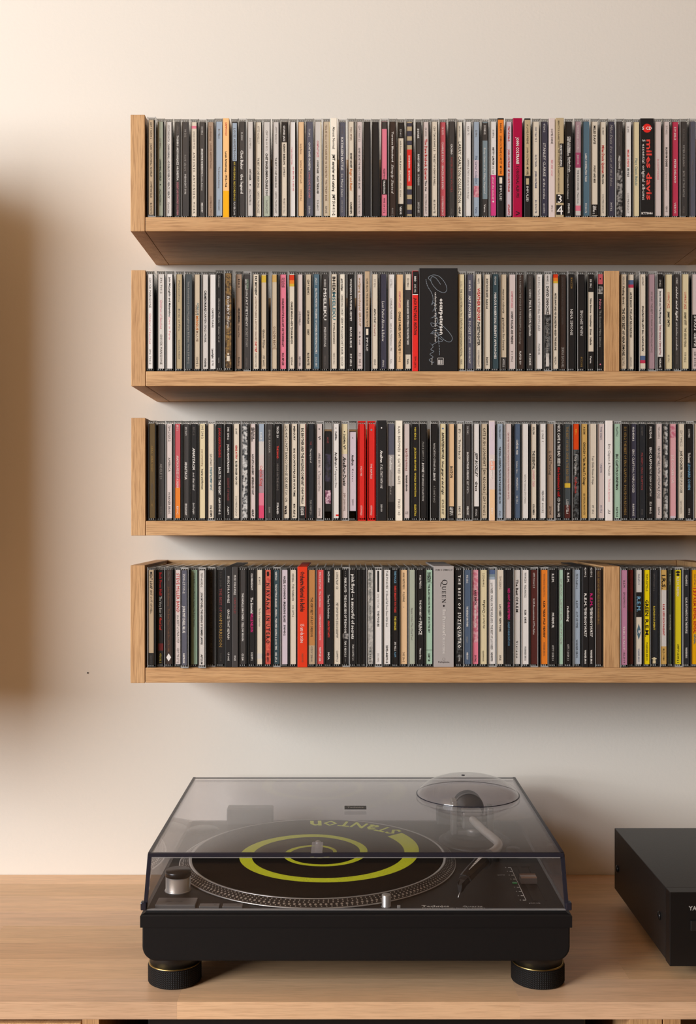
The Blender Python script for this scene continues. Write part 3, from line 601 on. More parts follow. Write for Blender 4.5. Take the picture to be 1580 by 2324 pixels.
# unseen cabinet added beyond the frame to shade the wall beside the shelves
def cabinet():
    WAL = oak('walnut', 'z', (74, 52, 38), (48, 33, 24), 0.5, 8.0)
    t = thing('added_shade_cabinet', 'unseen dark walnut cabinet added to shade the wall beside the shelves', 'cabinet', (-0.945, 0, 1.05))
    mb = MB(); w, d, h, k = 0.55, 0.34, 0.715, 0.018
    mb.box(-w / 2, -w / 2 + k, -d, -0.001, 0, h, bev=0.001); mb.box(w / 2 - k, w / 2, -d, -0.001, 0, h, bev=0.001)
    mb.box(-w / 2 + k, w / 2 - k, -d, -0.001, 0, k); mb.box(-w / 2 + k, w / 2 - k, -d, -0.001, h - k, h); mb.box(-w / 2 + k, w / 2 - k, -0.012, -0.001, k, h - k)
    mb.build('body', WAL, t)
    for sx in (-1, 1):
        x0, x1 = (-w / 2 + 0.002, -0.0015) if sx < 0 else (0.0015, w / 2 - 0.002)
        dr = MB().box(x0, x1, -d - 0.019, -d - 0.001, 0.002, h - 0.002, bev=0.0015).build('door', WAL, t)
        MB().lathe([(0.006, 0), (0.005, 0.012), (0.009, 0.02), (0.008, 0.026), (0.0, 0.027)], (sx * 0.03, -d - 0.019, h * 0.35), 20, axis='y').build('knob', plain('brass', (170, 130, 70), 0.3, 1.0), dr)
        dr.children[0].scale.y = -1; dr.children[0].location.y = -2 * (d + 0.019)
cabinet()

# ================================================================ the four shelves
SH_Z = CAM_D - 0.182                          # depth of the shelf fronts
SH_S = F_PX / SH_Z                            # pixels per metre there
XL = -0.2706; XR = 0.4790; TH = 0.018
SHELVES = [  # panel top, panel bottom, board top (pixels), recess of the cases, divider (px or None)
    (260, 525, 492.2, 0.0075, None, 'top'),
    (613, 876.3, 842.3, 0.003, 1389.3, 'second'),
    (948.3, 1215.6, 1182.2, 0.005, None, 'third'),
    (1282.8, 1550.4, 1515.5, 0.0060, 1390.0, 'bottom')]
SHELF_TOPZ = []
for i, (pt, pb, bt, rec, dv, word) in enumerate(SHELVES):
    zt, zb, zs = wall_z(pt, SH_Z), wall_z(pb, SH_Z), wall_z(bt, SH_Z)
    SHELF_TOPZ.append(zs)
    xo = -0.0006 if i in (0, 3) else 0.0002
    t = thing('oak_shelf', {'top': 'uppermost oak wall shelf packed with CDs', 'second': 'second oak wall shelf from above, holding CDs and a wide black box set',
              'third': 'third oak wall shelf from above, packed with CDs', 'bottom': 'lowest oak wall shelf, holding CDs and the silver box set'}[word], 'shelf', (0, 0, zb), 'oak wall shelves')
    y0 = -0.182
    oz = oak('oak_upright_%d' % i, 'z', seed=i * 3.1); ox = oak('oak_along_%d' % i, 'x', seed=i * 2.3 + 1)
    MB().box(XL + xo, XL + xo + TH, y0, -0.0005, 0, zt - zb, bev=0.0007).build('end_panel', oz, t)
    MB().box(XR - TH, XR, y0, -0.0005, 0, zt - zb, bev=0.0007).build('end_panel', oz, t)
    MB().box(XL + xo + TH + 0.0005, XR - TH - 0.0005, y0 + 0.0004, -0.0005, 0.0002, zs - zb, bev=0.0008).build('shelf_board', ox, t)
    MB().box(XL + xo + TH + 0.0005, XR - TH - 0.0005, -0.0125, -0.0005, zs - zb, zt - zb - 0.0004, bev=0.0005).build('back_board', ox, t)
    if dv:
        xc = wall_x(dv, SH_Z)
        MB().box(xc - 0.0094, xc + 0.0094, y0 + 0.0004, -0.0126, zs - zb, zt - zb - (0.0008 if i == 1 else 0.0015), bev=0.0006).build('divider', oz, t)

# ================================================================ the sideboard
SB_F = -(CAM_D - 1.135)                       # front edge of the top
def sideboard():
    t = thing('sideboard', 'long oak sideboard carrying the turntable and the black amplifier', 'sideboard', (0, 0, 0))
    x0, x1, zt = -0.93, 1.10, TABLE_Z
    z1 = zt - 0.0182
    # laminated top: staves of oak glued side by side, each a piece of its own
    top = thing('worktop', None, None); top.parent = t
    rnd = random.Random(3)
    edges = [SB_F, SB_F + 0.056, SB_F + 0.110, SB_F + 0.158, SB_F + 0.212, SB_F + 0.262, SB_F + 0.318, SB_F + 0.366, -0.0008]
    for r in range(len(edges) - 1):
        x = x0
        first = True
        while x < x1 - 1e-6:
            ln = rnd.uniform(0.32, 0.62) * (rnd.uniform(0.3, 1) if first else 1); first = False
            xe = min(x + ln, x1)
            if r == 0: xe = [q for q in (-0.64, -0.178, 0.179, 0.52, 0.83, x1) if q > x + 1e-6][0]
            if x1 - xe < 0.12: xe = x1
            k = rnd.randrange(6)
            tone = [(240, 197, 154), (233, 190, 146), (226, 181, 136), (236, 194, 155), (229, 186, 140), (242, 201, 158)][k]
            drk = tuple(int(c * 0.86) for c in tone)
            M = oak('oak_stave_%d' % k, 'x', tone, drk, 0.38, 4.0 + k * 1.9, 0.5, 0.30)
            mb = MB()
            mb.box(x, xe, edges[r], edges[r + 1], z1, zt, bev=0.0001)
            mb.build('stave', M, top)
            x = xe
    carc = MB(); zc = z1
    body = MB()
    bf = SB_F + 0.0008
    posts = [(-0.2768, -0.2592), (0.2935, 0.3272), (0.3285, 0.3468)]
    # carcass: bottom, back, ends and uprights
    MB().box(x0 + 0.02, x1 - 0.02, bf, -0.02, 0.10, 0.118).build('bottom_panel', OAKX, t)
    MB().box(x0 + 0.02, x1 - 0.02, -0.02, -0.012, 0.10, zc).build('back_panel', plain('sb_back', (92, 70, 50)), t)
    for xa in (x0 + 0.02, x1 - 0.038): MB().box(xa, xa + 0.018, bf, -0.02, 0.118, zc, bev=0.0006).build('side_panel', OAKZ, t)
    for a, b_ in posts: MB().box(a, b_, bf, -0.02, 0.118, zc, bev=0.0006).build('upright', OAKZ, t)
    # door on the left, its top edge a few millimetres under the worktop
    dz = zc - 0.0044
    d = MB().box(x0 + 0.04, -0.2782, bf, bf + 0.018, 0.122, dz, bev=0.0008).build('door', OAKZ, t)
    MB().box(-0.44, -0.36, bf - 0.014, bf, 0.45, 0.462, bev=0.002).build('handle', plain('handle_black', (26, 25, 25), 0.4), d)
    d = MB().box(0.70, x1 - 0.04, bf, bf + 0.018, 0.122, dz, bev=0.0008).build('door', OAKZ, t)
    MB().box(0.74, 0.82, bf - 0.014, bf, 0.45, 0.462, bev=0.002).build('handle', plain('handle_black', (26, 25, 25), 0.4), d)
    MB().box(0.68, 0.698, bf, -0.02, 0.118, zc, bev=0.0006).build('upright', OAKZ, t)
    MB().box(-0.2585, 0.2925, bf + 0.02, -0.022, 0.42, 0.438, bev=0.0006).build('inner_shelf', OAKX, t)
    for sx in (x0 + 0.10, x1 - 0.10):
        for sy in (SB_F + 0.06, -0.07): MB().lathe([(0.014, 0.0), (0.02, 0.10)], (sx, sy, 0), 20).build('leg', OAKZ, t)
    return t
sideboard()

# dark component in the open bay: its slotted lid shows just under the worktop
def component():
    t = thing('media_receiver', 'black slotted component in the open bay under the worktop', 'receiver', (0.02, SB_F + 0.035, 0.439))
    M = plain('component_black', (16, 16, 17), 0.5)
    h = 0.2865
    for k in range(4): MB().lathe([(0.014, 0), (0.014, 0.012)], (-0.2 + 0.4 * (k % 2), 0.04 + 0.24 * (k // 2), 0), 16).build('foot', M, t)
    MB().box(-0.235, 0.235, 0, 0.31, 0.012, h - 0.004, bev=0.002).build('body', M, t)
    for k in range(9):
        MB().box(-0.225 + k * 0.05, -0.185 + k * 0.05, 0.004, 0.009, h - 0.004, h - 0.0015).build('vent_bar', plain('vent_grey', (54, 54, 56), 0.4), t)
component()
# ================================================================ compact discs
SHELL = clear('case_clear', (0.995, 0.995, 0.993), 0.08, 0.02)
EDGE = clear('case_edge', (0.62, 0.62, 0.61), 0.12, 0.06, 0.035, (0.80, 0.80, 0.78))
EDGEB = clear('case_edge_lit', (0.90, 0.90, 0.89), 0.14, 0.08, 0.30, (0.88, 0.88, 0.86))  # pale twin of the edge plastic, caught light put into its colour
TRAY = plain('tray_black', (16, 15, 15), 0.4)

def pal_mat(code, rough=0.42):
    c = PAL[code]
    if len(c) > 4: return mottled('card_' + code, c[:3], c[4:7])
    return plain('card_' + code, [min(246, q * 1.03) for q in c[:3]], rough, 0, 0.4)
def ink_mat(code): return plain('ink_' + code, INK[code], 0.5, 0, 0.3)

CASE_W, CASE_H, CASE_D = 0.0104, 0.1248, 0.142
CARD_TOP, CARD_H = 0.1214, 0.118
hw = CASE_W / 2
def shell_mesh(name, m0, m1, m2, m3):
    mb = MB()
    for s in (-1, 1):
        xa, xb = (-hw, -hw + 0.0007) if s < 0 else (hw - 0.0007, hw)
        mb.box(xa, xb, 0.0006, CASE_D, 0, CASE_H, 0)
        mb.box(xa, xb, 0.0, 0.0006, 0.0, CASE_H, 2 if s < 0 else 1)       # front edge of the plate
        mb.box(xa, xb, 0.0, 0.006, CASE_H, CASE_H + 0.0003, 3)
    mb.box(-hw + 0.0009, hw - 0.0028, 0.0002, 0.0007, 0.0016, CASE_H - 0.0016, 0)      # spine window
    for z0, z1, zn in ((0.0, 0.0014, 0.0014), (CASE_H - 0.0014, CASE_H, CASE_H - 0.0031)):
        mb.box(-hw + 0.0009, hw - 0.0009, 0.0003, 0.010, z0, z1, 1)
        for x in (-0.0034, -0.0009, 0.0016):
            mb.box(x - 0.0005, x + 0.0005, 0.0006, 0.004, zn, zn + 0.0017, 3)
    mb.box(-hw + 0.0009, hw - 0.0009, CASE_D - 0.001, CASE_D, 0.0014, CASE_H - 0.0014, 0)
    return mb.mesh(name, [m0, m1, m2, m3])
SHELL_ME = [shell_mesh('case_shell', SHELL, EDGE, EDGE, EDGEB), shell_mesh('case_shell', SHELL, EDGE, EDGEB, EDGEB), shell_mesh('case_shell', SHELL, EDGEB, EDGE, EDGEB)]
REDPLASTIC = plain('red_plastic', (206, 34, 28), 0.3)
SHELL_RED = shell_mesh('case_shell_red', SHELL, REDPLASTIC, REDPLASTIC, REDPLASTIC)
TRAY_ME = MB().box(-hw + 0.0010, hw - 0.0011, 0.0021, CASE_D - 0.003, 0.0033, CASE_H - 0.0034).mesh('disc_tray', TRAY)
TRAY_RED = MB().box(-hw + 0.0010, hw - 0.0011, 0.0021, CASE_D - 0.003, 0.0033, CASE_H - 0.0034).mesh('disc_tray_red', plain('red_plastic', (206, 34, 28), 0.3))
TRAY_IN = MB().box(-hw + 0.0010, hw - 0.0011, 0.0021, CASE_D - 0.003, 0.0115, CASE_H - 0.0125).mesh('disc_tray_inset', TRAY)

# a small serif alphabet for the silver box
def serif(text):
    G = {'Q': 'O', }
    mb = MB(); x = 0.0
    def rect(a, b_, c, d): mb.quad((a, 0, c), (b_, 0, c), (b_, 0, d), (a, 0, d))
    def stem(cx, y0, y1, w, s0=True, s1=True):
        rect(cx - w / 2, cx + w / 2, y0, y1)
        if s0: rect(cx - w / 2 - 0.07, cx + w / 2 + 0.07, y0, y0 + 0.045)
        if s1: rect(cx - w / 2 - 0.07, cx + w / 2 + 0.07, y1 - 0.045, y1)
    def diag(xa, ya, xb, yb, w): mb.quad((xa - w / 2, 0, ya), (xa + w / 2, 0, ya), (xb + w / 2, 0, yb), (xb - w / 2, 0, yb))
    def ring(cx, cy, rx, ry, a0=0, a1=360):
        n = 32; t0, t1 = math.radians(a0), math.radians(a1)
        for k in range(n):
            q = []
            for t, o in ((t0 + (t1 - t0) * k / n, 1), (t0 + (t1 - t0) * (k + 1) / n, 1), (t0 + (t1 - t0) * (k + 1) / n, 0), (t0 + (t1 - t0) * k / n, 0)):
                ax, ay = (rx, ry) if o else (rx - 0.15, ry - 0.045)
                q.append((cx + ax * math.cos(t), 0, cy + ay * math.sin(t)))
            mb.quad(*q)
    for wi, word in enumerate(text.split(' ')):
        for li, ch in enumerate(word):
            big = 1.38 if li == 0 else 1.0
            o = len(mb.v); x0 = x; adv = 0.8
            x = 0.0
            if ch in 'OQ':
                ring(0.40, 0.5, 0.40, 0.52); adv = 0.86
                if ch == 'Q':
                    mb.quad((0.34, 0, 0.02), (0.46, 0, 0.02), (0.62, 0, -0.22), (0.50, 0, -0.24)); mb.quad((0.50, 0, -0.24), (0.60, 0, -0.17), (1.05, 0, -0.27), (1.0, 0, -0.33))
            elif ch == 'C': ring(0.40, 0.5, 0.40, 0.52, 42, 318); rect(0.64, 0.70, 0.66, 0.92); adv = 0.80
            elif ch == 'U':
                stem(0.16, 0.30, 1, 0.15, False); stem(0.66, 0.30, 1, 0.07, False); ring(0.39, 0.32, 0.31, 0.33, 180, 360); adv = 0.86
            elif ch == 'E':
                stem(0.16, 0, 1, 0.15); rect(0.2, 0.60, 0, 0.05); rect(0.2, 0.58, 0.95, 1); rect(0.2, 0.5, 0.48, 0.53)
                rect(0.56, 0.60, 0, 0.22); rect(0.54, 0.58, 0.80, 1); rect(0.47, 0.5, 0.40, 0.61); adv = 0.70
            elif ch == 'N': stem(0.14, 0, 1, 0.06); stem(0.72, 0, 1, 0.06, False); diag(0.72, 0, 0.16, 1, 0.17); adv = 0.90
            elif ch == 'T': stem(0.36, 0, 1, 0.15, True, False); rect(0.02, 0.70, 0.95, 1); rect(0.02, 0.06, 0.78, 1); rect(0.66, 0.70, 0.78, 1); adv = 0.74
            elif ch == 'H': stem(0.16, 0, 1, 0.15); stem(0.70, 0, 1, 0.15); rect(0.2, 0.7, 0.48, 0.53); adv = 0.90
            elif ch == 'I': stem(0.16, 0, 1, 0.15); adv = 0.36
            elif ch == 'L': stem(0.16, 0, 1, 0.15); rect(0.2, 0.60, 0, 0.05); rect(0.56, 0.60, 0, 0.24); adv = 0.66
            elif ch == 'P': stem(0.16, 0, 1, 0.15); ring(0.26, 0.74, 0.32, 0.27, -90, 90); adv = 0.64
            elif ch == 'A': diag(0.10, 0, 0.38, 1, 0.06); diag(0.66, 0, 0.38, 1, 0.16); rect(0.2, 0.58, 0.3, 0.345); rect(0, 0.22, 0, 0.045); rect(0.52, 0.80, 0, 0.045); adv = 0.84
            elif ch == 'M': stem(0.14, 0, 1, 0.06); stem(0.88, 0, 1, 0.15); diag(0.50, 0, 0.18, 1, 0.16); diag(0.50, 0, 0.84, 1, 0.06); adv = 1.06
            for k in range(o, len(mb.v)):
                vx, _, vz = mb.v[k]; mb.v[k] = (x0 + vx * big, 0, vz * big)
            x = x0 + (adv + 0.10) * big
        x += 0.34
    return np.array([(v[0], v[2]) for v in mb.v]), mb.f

def parse(block, si):
    items = []; ox = sc = oy = T = B = 0
    for ln in block.strip().splitlines():
        if ln.startswith('@'):
            ox, sc, oy, T, B = [float(q) for q in ln[1:].split()]; continue
        head, _, rest = ln.partition('|')
        look = None
        if '!' in head: head, look = head.split('!', 1)
        tok = head.split()
        a, b_ = float(tok[0]), float(tok[1]); tok = tok[2:]
        kind = 'J'
        if tok[0] in 'DNB' and len(tok[0]) == 1: kind = tok.pop(0)
        colr = tok.pop(0); ink = tok.pop(0)
        it = dict(a=ox + a / sc, b=ox + b_ / sc, kind=kind, col=colr, ink=ink, look=look and look.strip(), strip=None, red=False, e=[])
        for q in tok:
            if q.startswith('S='): it['strip'] = q[2:]
            if q == 'R': it['red'] = True
        for e in rest.split('|'):
            e = e.strip()
            if not e: continue
            if e[0] in '#%':
                spec, rng = e[1:].split('@'); mods = spec.split(',')
            else:
                first = e.split(' ', 1)[0]
                if '@' in first: md, e = e.split('@', 1); mods = [q for q in md.split(',') if q]
                else: mods = []
                rng, txt = e.split(' ', 1)
            if '-' in rng: y0, y1 = [float(q) for q in rng.split('-')]
            else: y0 = y1 = float(rng)
            t0, t1 = (y0 * 10 - T) / (B - T), (y1 * 10 - T) / (B - T)
            if e[0] == '#': it['e'].append(('blk', mods, t0, t1))
            elif e[0] == '%': it['e'].append(('dot', mods, t0, t1))
            else: it['e'].append(('txt', mods, t0, t1, txt.replace('¦', '|')))
        items.append(it)
    return items

ALL = [parse(b_, i) for i, b_ in enumerate(SHELF_DATA)]
for row in ALL:
    for it in row:
        for e in it['e']:
            if e[0] == 'txt' and 'Z' not in e[1]: want(e[4], 'b' in e[1], 'i' in e[1])
EXTRA = [('YAMAHA', True, False), ('S', True, False), ('T', True, False), ('a', True, False), ('N', True, False), ('O', True, False), ('n', True, False), ('Technics', True, False), ('Quartz', False, False),
         ('Direct Drive Turntable System SL-1200MK2', False, False), ('start · stop', False, False), ('33', True, False), ('45', True, False),
         ('pitch adj.', False, False), ('8', False, False), ('6', False, False), ('4', False, False), ('2', False, False), ('0', False, False), ('quartz', False, False)]
for k in EXTRA: want(*k)
bake_text()

def put_text(mb, key, fit, cx, y, zA, zB, height, up=False, horiz=False, maxw=None, mi=0):
    """flat letters on a plane facing the room; reading downward, upward or level"""
    v, f = TXT[key] if fit is None else fit
    if len(v) == 0: return
    u0, u1 = v[:, 0].min(), v[:, 0].max()
    cap = CAP if fit is None else 1.0
    if horiz:
        s = min((zA - zB) / cap, (maxw or 1e9) / max(u1 - u0, 1e-6))
        zc = (zA + zB) / 2 - s * cap / 2
        pts = [(cx + (q[0] - (u0 + u1) / 2) * s, y, zc + q[1] * s) for q in v]
    else:
        su = (zA - zB) / max(u1 - u0, 1e-6); sv = height / cap
        if up: pts = [(cx - (q[1] * sv - height / 2), y, zB + (q[0] - u0) * su) for q in v]
        else: pts = [(cx + (q[1] * sv - height / 2), y, zA - (q[0] - u0) * su) for q in v]
    mb.add(pts, f, mi)

ORD = ['', 'first', 'second', 'third', 'fourth', 'fifth', 'sixth', 'seventh', 'eighth', 'ninth', 'tenth', 'eleventh', 'twelfth', 'thirteenth', 'fourteenth', 'fifteenth', 'sixteenth', 'seventeenth', 'eighteenth', 'nineteenth', 'twentieth']
SHW = ['top shelf', 'second shelf', 'third shelf', 'bottom shelf']

def labels(row, si):
    marks = [(-1, 'wooden end panel')] + [(k, it['look']) for k, it in enumerate(row) if it['look']]
    div = {1: 50, 3: 54}.get(si)
    if div is not None: marks.append((div - 0.5, 'wooden divider'))
    out = []
    for k, it in enumerate(row):
        if it['look']:
            out.append('%s on the %s' % (it['look'], SHW[si])); continue
        cw = PAL[it['col']][3]
        inks = []
        for e in it['e']:
            if e[0] == 'txt':
                ik = [q for q in e[1] if q in INK] or [it['ink']]
                w = INKWORD.get(ik[0])
                if w and w not in inks: inks.append(w)
        bl = [PAL[e[1][0]][3] for e in it['e'] if e[0] == 'blk' and len(e[1]) == 1 and e[3] - e[2] > 0.05 and PAL[e[1][0]][3] != cw]
        noun = 'CD' if it['kind'] != 'D' else 'card sleeve'
        if it['kind'] == 'N': noun = 'inset CD'
        lk = cw + ' ' + noun
        hot = [w for w in inks if w in ('red', 'pink', 'teal', 'yellow', 'orange', 'magenta', 'gold', 'light blue', 'blue')]
        if bl: lk = '%s %s with %s' % (cw, noun, bl[0])
        elif hot: lk = '%s %s, %s lettering' % (cw, noun, hot[0])
        best = None
        for (mk, mn) in marks:
            d = k - mk
            n = int(math.ceil(abs(d)))
            if best is None or n < best[0] or (n == best[0] and d > 0 and best[1] < 0): best = (n, d, mn)
        n, d, mn = best
        pos = ('just %s of' % ('right' if d > 0 else 'left')) if n == 1 else '%s %s of' % (ORD[n], 'right' if d > 0 else 'left')
        s = '%s, %s the %s, %s' % (lk, pos, mn, SHW[si])
        if len(s.replace('-', ' ').split()) > 16: s = '%s %s, %s the %s, %s' % (cw, noun, pos, mn, SHW[si])
        out.append(s)
    return out

def signature(mb, cx, zt, mi):
    """looping pen flourish on the wide black box (points in millimetres across, fraction down)"""
    P = [(-9, .075), (-12, .04), (-6, .012), (2, .03), (9, .10), (11, .17), (7, .20), (-1, .17), (-7, .11), (-9, .06), (-7, .03), (-2, .05), (3, .11)]
    Q = [(-15, .06), (-13, .13), (-8, .20), (-6, .27), (-8, .33), (-5, .30), (-4, .36), (-7, .40), (-4, .38), (-2, .44), (-9, .47), (-3, .45), (0, .50), (-6, .56), (-9, .52), (-4, .53), (3, .58), (-5, .60), (-8, .63), (-2, .62), (8, .70), (15, .72), (18, .68), (14, .62), (6, .55), (0, .52)]
    R = [(-9, .63), (-4, .64), (2, .68), (6, .71), (-1, .72), (-7, .75), (-10, .73), (-6, .77), (-9, .80), (-5, .82), (-10, .85), (-6, .88), (-11, .91), (-7, .94), (-8, .955), (-5, .93)]
    S = [(0, .62), (1, .72), (2, .83), (2, .86)]
    for pl in (P, Q, R, S):
        pts = [Vector((cx + a * 0.001 - 0.0005, 0, zt - t * CARD_H)) for a, t in pl]
        sm = []
        for i in range(len(pts) - 1):
            p0, p1, p2, p3 = pts[max(i - 1, 0)], pts[i], pts[i + 1], pts[min(i + 2, len(pts) - 1)]
            for k in range(4):
                t = k / 4
                sm.append(0.5 * ((2 * p1) + (-p0 + p2) * t + (2 * p0 - 5 * p1 + 4 * p2 - p3) * t * t + (-p0 + 3 * p1 - 3 * p2 + p3) * t ** 3))
        sm.append(pts[-1])
        for i in range(len(sm) - 1):
            d = (sm[i + 1] - sm[i]); n = Vector((-d.z, 0, d.x)).normalized() * 0.00030
            a, b_ = sm[i] - d * 0.15, sm[i + 1] + d * 0.15
            q = [a - n, b_ - n, b_ + n, a + n]
            mb.quad(*[(w.x, -0.00015, w.z) for w in q], mi=mi)

def build_rows():
    for si, row in enumerate(ALL):
        rec = SHELVES[si][3]
        rnd = random.Random(40 + si)
        lab = labels(row, si)
        grp = {0: 'CDs on the top shelf', 1: 'CDs on the second shelf', 2: 'CDs on the third shelf', 3: 'CDs on the bottom shelf'}[si]
        Zc = SH_Z + rec
        # case intervals in metres
        for it in row:
            A, B = wall_x(it['a'], Zc), wall_x(it['b'], Zc)
            it['A'], it['B'] = A, B
            if it['kind'] in 'DB': it['L'], it['R'] = A - 0.0003, B + 0.0003
            else: it['L'], it['R'] = A - 0.0013, A - 0.0013 + CASE_W
        dvx = wall_x(SHELVES[si][4], SH_Z) if SHELVES[si][4] else None
        row[0]['L'] = max(row[0]['L'], XL + TH + 0.0012)
        for k, it in enumerate(row):
            if k + 1 < len(row):
                nx = row[k + 1]
                if nx['kind'] in 'DB' and it['R'] > nx['L']: it['R'] = nx['L'] - 0.0001
                if it['kind'] in 'DB' and nx['L'] < it['R'] + 0.0001: nx['L'] = it['R'] + 0.0001; 
                it['R'] = min(it['R'], nx['L'] - 0.0001)
            if dvx:
                if it['L'] < dvx < it['R'] + 0.012 and it['R'] > dvx - 0.0096: it['R'] = dvx - 0.0097
                if it['L'] < dvx + 0.0096 and it['R'] > dvx + 0.0096: it['L'] = dvx + 0.0097
            it['R'] = min(it['R'], XR - TH - 0.0006)
        for k, it in enumerate(row):
            w = it['R'] - it['L']; xc = (it['L'] + it['R']) / 2
            yj = rnd.uniform(-0.0012, 0.0012)
            if si == 1 and k in (8, 9): yj = -0.0065
            if si == 1 and k in (0, 1, 2): yj = -0.0015
            if si == 3 and k in (4, 6): yj = -0.010
            if si == 1 and it['kind'] == 'B': yj = -0.002
            if (si == 3 and k == 54) or (si != 1 and k == 0): yj = 0.0008 - rec        # these stand level with the shelf front
            if it['kind'] in 'DB' and si != 1: yj -= 0.001
            y = -0.182 + rec + yj
            if si == 1: y = max(y, -0.189)
            kind = it['kind']
            nm = {'J': 'compact_disc', 'N': 'compact_disc', 'D': 'card_sleeve_disc', 'B': 'box_set'}[kind]
            t = thing(nm, lab[k], 'box set' if kind == 'B' else 'CD', (xc, y, SHELF_TOPZ[si] + 0.0001), grp)
            A, B = it['A'] - xc, it['B'] - xc
            mats = []; idx = {}
            def mid(key, mk):
                if key not in idx: idx[key] = len(mats); mats.append(mk)
                return idx[key]
            pr = MB()
            if kind in 'DB':
                hgt = {'B': 0.1285 if si == 1 else 0.1262, 'D': 0.1255}[kind]
                if si == 0 and kind == 'B': hgt = 0.1255
                body = MB().box(-w / 2, w / 2, 0, 0.139 if kind == 'D' else 0.142, 0, hgt, bev=0.0005 if kind == 'D' else 0.0004)
                body.build('sleeve' if kind == 'D' else 'slipcase', pal_mat(it['col'], 0.5), t)
                cA, cB, ybase = -w / 2 + 0.0003, w / 2 - 0.0003, 0.0
                lo, hi = 0.0005, hgt - 0.0005
            else:
                sh = link('case_shell', SHELL_RED if it['red'] else SHELL_ME[(0, 0, 1, 0, 2, 1)[rnd.randrange(6)]], t); sh.scale.x = w / CASE_W
                tr = link('disc_tray', TRAY_IN if kind == 'N' else (TRAY_RED if it['red'] else TRAY_ME), t); tr.scale.x = w / CASE_W
                cA, cB = max(A, -w / 2 + 0.0011), min(B, w / 2 - 0.0011)
                ybase = 0.0013
                lo, hi = CARD_TOP - CARD_H, CARD_TOP
                if kind == 'N': lo, hi = 0.0125, CASE_H - 0.0135
                MB().box(cA, cB, ybase, ybase + 0.0006, lo, hi).build('spine_card', pal_mat(it['col']), t)
                if it['strip']:
                    MB().box(cB + 0.0001, min(cB + 0.0016, w / 2 - 0.001), ybase + 0.0002, ybase + 0.0007, lo, hi).build('booklet_edge', pal_mat(it['strip']), t)
            cw = cB - cA; cc = (cA + cB) / 2
            layer = 0
            for e in it['e']:
                z0 = min(max(CARD_TOP - e[2] * CARD_H, lo), hi); z1 = min(max(CARD_TOP - e[3] * CARD_H, lo), hi)
                if e[0] == 'blk':
                    layer += 1
                    mi = mid('b' + e[1][0], pal_mat(e[1][0])); yy = ybase - 0.00006 - 0.00002 * layer
                    xa, xb = cA + 0.0001, cB - 0.0001
                    md = e[1][1] if len(e[1]) > 1 else ''
                    if md == 'M': xa, xb = cc - cw * 0.24, cc + cw * 0.24
                    if md == 'R': xa = cc - cw * 0.02
                    if md == 'L': xa, xb = cc - cw * 0.14, cc + cw * 0.14
                    if md == 'T':
                        zc = (z0 + z1) / 2; q = cw * 0.42
                        pr.quad((cc - q, yy, zc), (cc, yy, z1), (cc + q, yy, zc), (cc, yy, z0), mi=mi)
                    elif md == 'Q':
                        xa, xb = cc - 0.0010, cc + 0.0066; th_ = 0.00035
                        for q in ((xa, xb, z0 - th_, z0), (xa, xb, z1, z1 + th_), (xa, xa + th_, z1, z0), (xb - th_, xb, z1, z0)):
                            pr.quad((q[0], yy, q[2]), (q[1], yy, q[2]), (q[1], yy, q[3]), (q[0], yy, q[3]), mi=mi)
                        for q in range(4): pr.quad((xa + 0.001 + q * 0.0014, yy, z1 + 0.001), (xa + 0.0017 + q * 0.0014, yy, z1 + 0.001), (xa + 0.0017 + q * 0.0014, yy, z0 - 0.0025), (xa + 0.001 + q * 0.0014, yy, z0 - 0.0025), mi=mi)
                    else:
                        pr.quad((xa, yy, z1), (xb, yy, z1), (xb, yy, z0), (xa, yy, z0), mi=mi)
                elif e[0] == 'dot':
                    layer += 1
                    code = e[1][0]; r = float(e[1][1][1:]) * 0.00055 if len(e[1]) > 1 else 0.001
                    mk = pal_mat(code) if code in PAL else ink_mat(code)
                    mi = mid('b' + code, mk); yy = ybase - 0.00006 - 0.00002 * layer
                    pr.add([(cc + r * math.cos(q * math.pi / 12), yy, z0 + r * math.sin(q * math.pi / 12)) for q in range(24)], [list(range(24))], mi)
                else:
                    ink = it['ink']; hs = 1.0; off = 0.0; big = None
                    for q in e[1]:
                        if q in INK: ink = q
                        if q[0] == 'h' and len(q) > 1: hs = float(q[1:])
                        if q[0] == 'o' and len(q) > 1: off = float(q[1:]) * 0.001
                    if kind == 'B': hgt_ = hs * 0.00085 if hs > 1 else 0.002
                    else: hgt_ = min(0.0023 * hs, cw * (0.66 if abs(off) < 1e-6 else 0.36))
                    mi = mid('i' + ink, ink_mat(ink)); yy = ybase - 0.0003
                    if z0 - z1 < 1e-5: continue
                    if 'Z' in e[1]:
                        put_text(pr, None, serif(e[4]), cc, yy, z0, z1, hgt_, mi=mi)
                    else:
                        put_text(pr, (e[4], 'b' in e[1], 'i' in e[1]), None, cc + (off if kind == 'B' else max(-0.0017, min(0.0017, off))), yy, z0, z1, hgt_, up='^' in e[1], horiz='V' in e[1], maxw=cw * 0.86, mi=mi)
            if si == 1 and kind == 'B':
                signature(pr, cc, CARD_TOP, mid('sig', plain('pen_silver', (150, 160, 170), 0.4)))
            if pr.f: pr.build('lettering', mats, t)
build_rows()
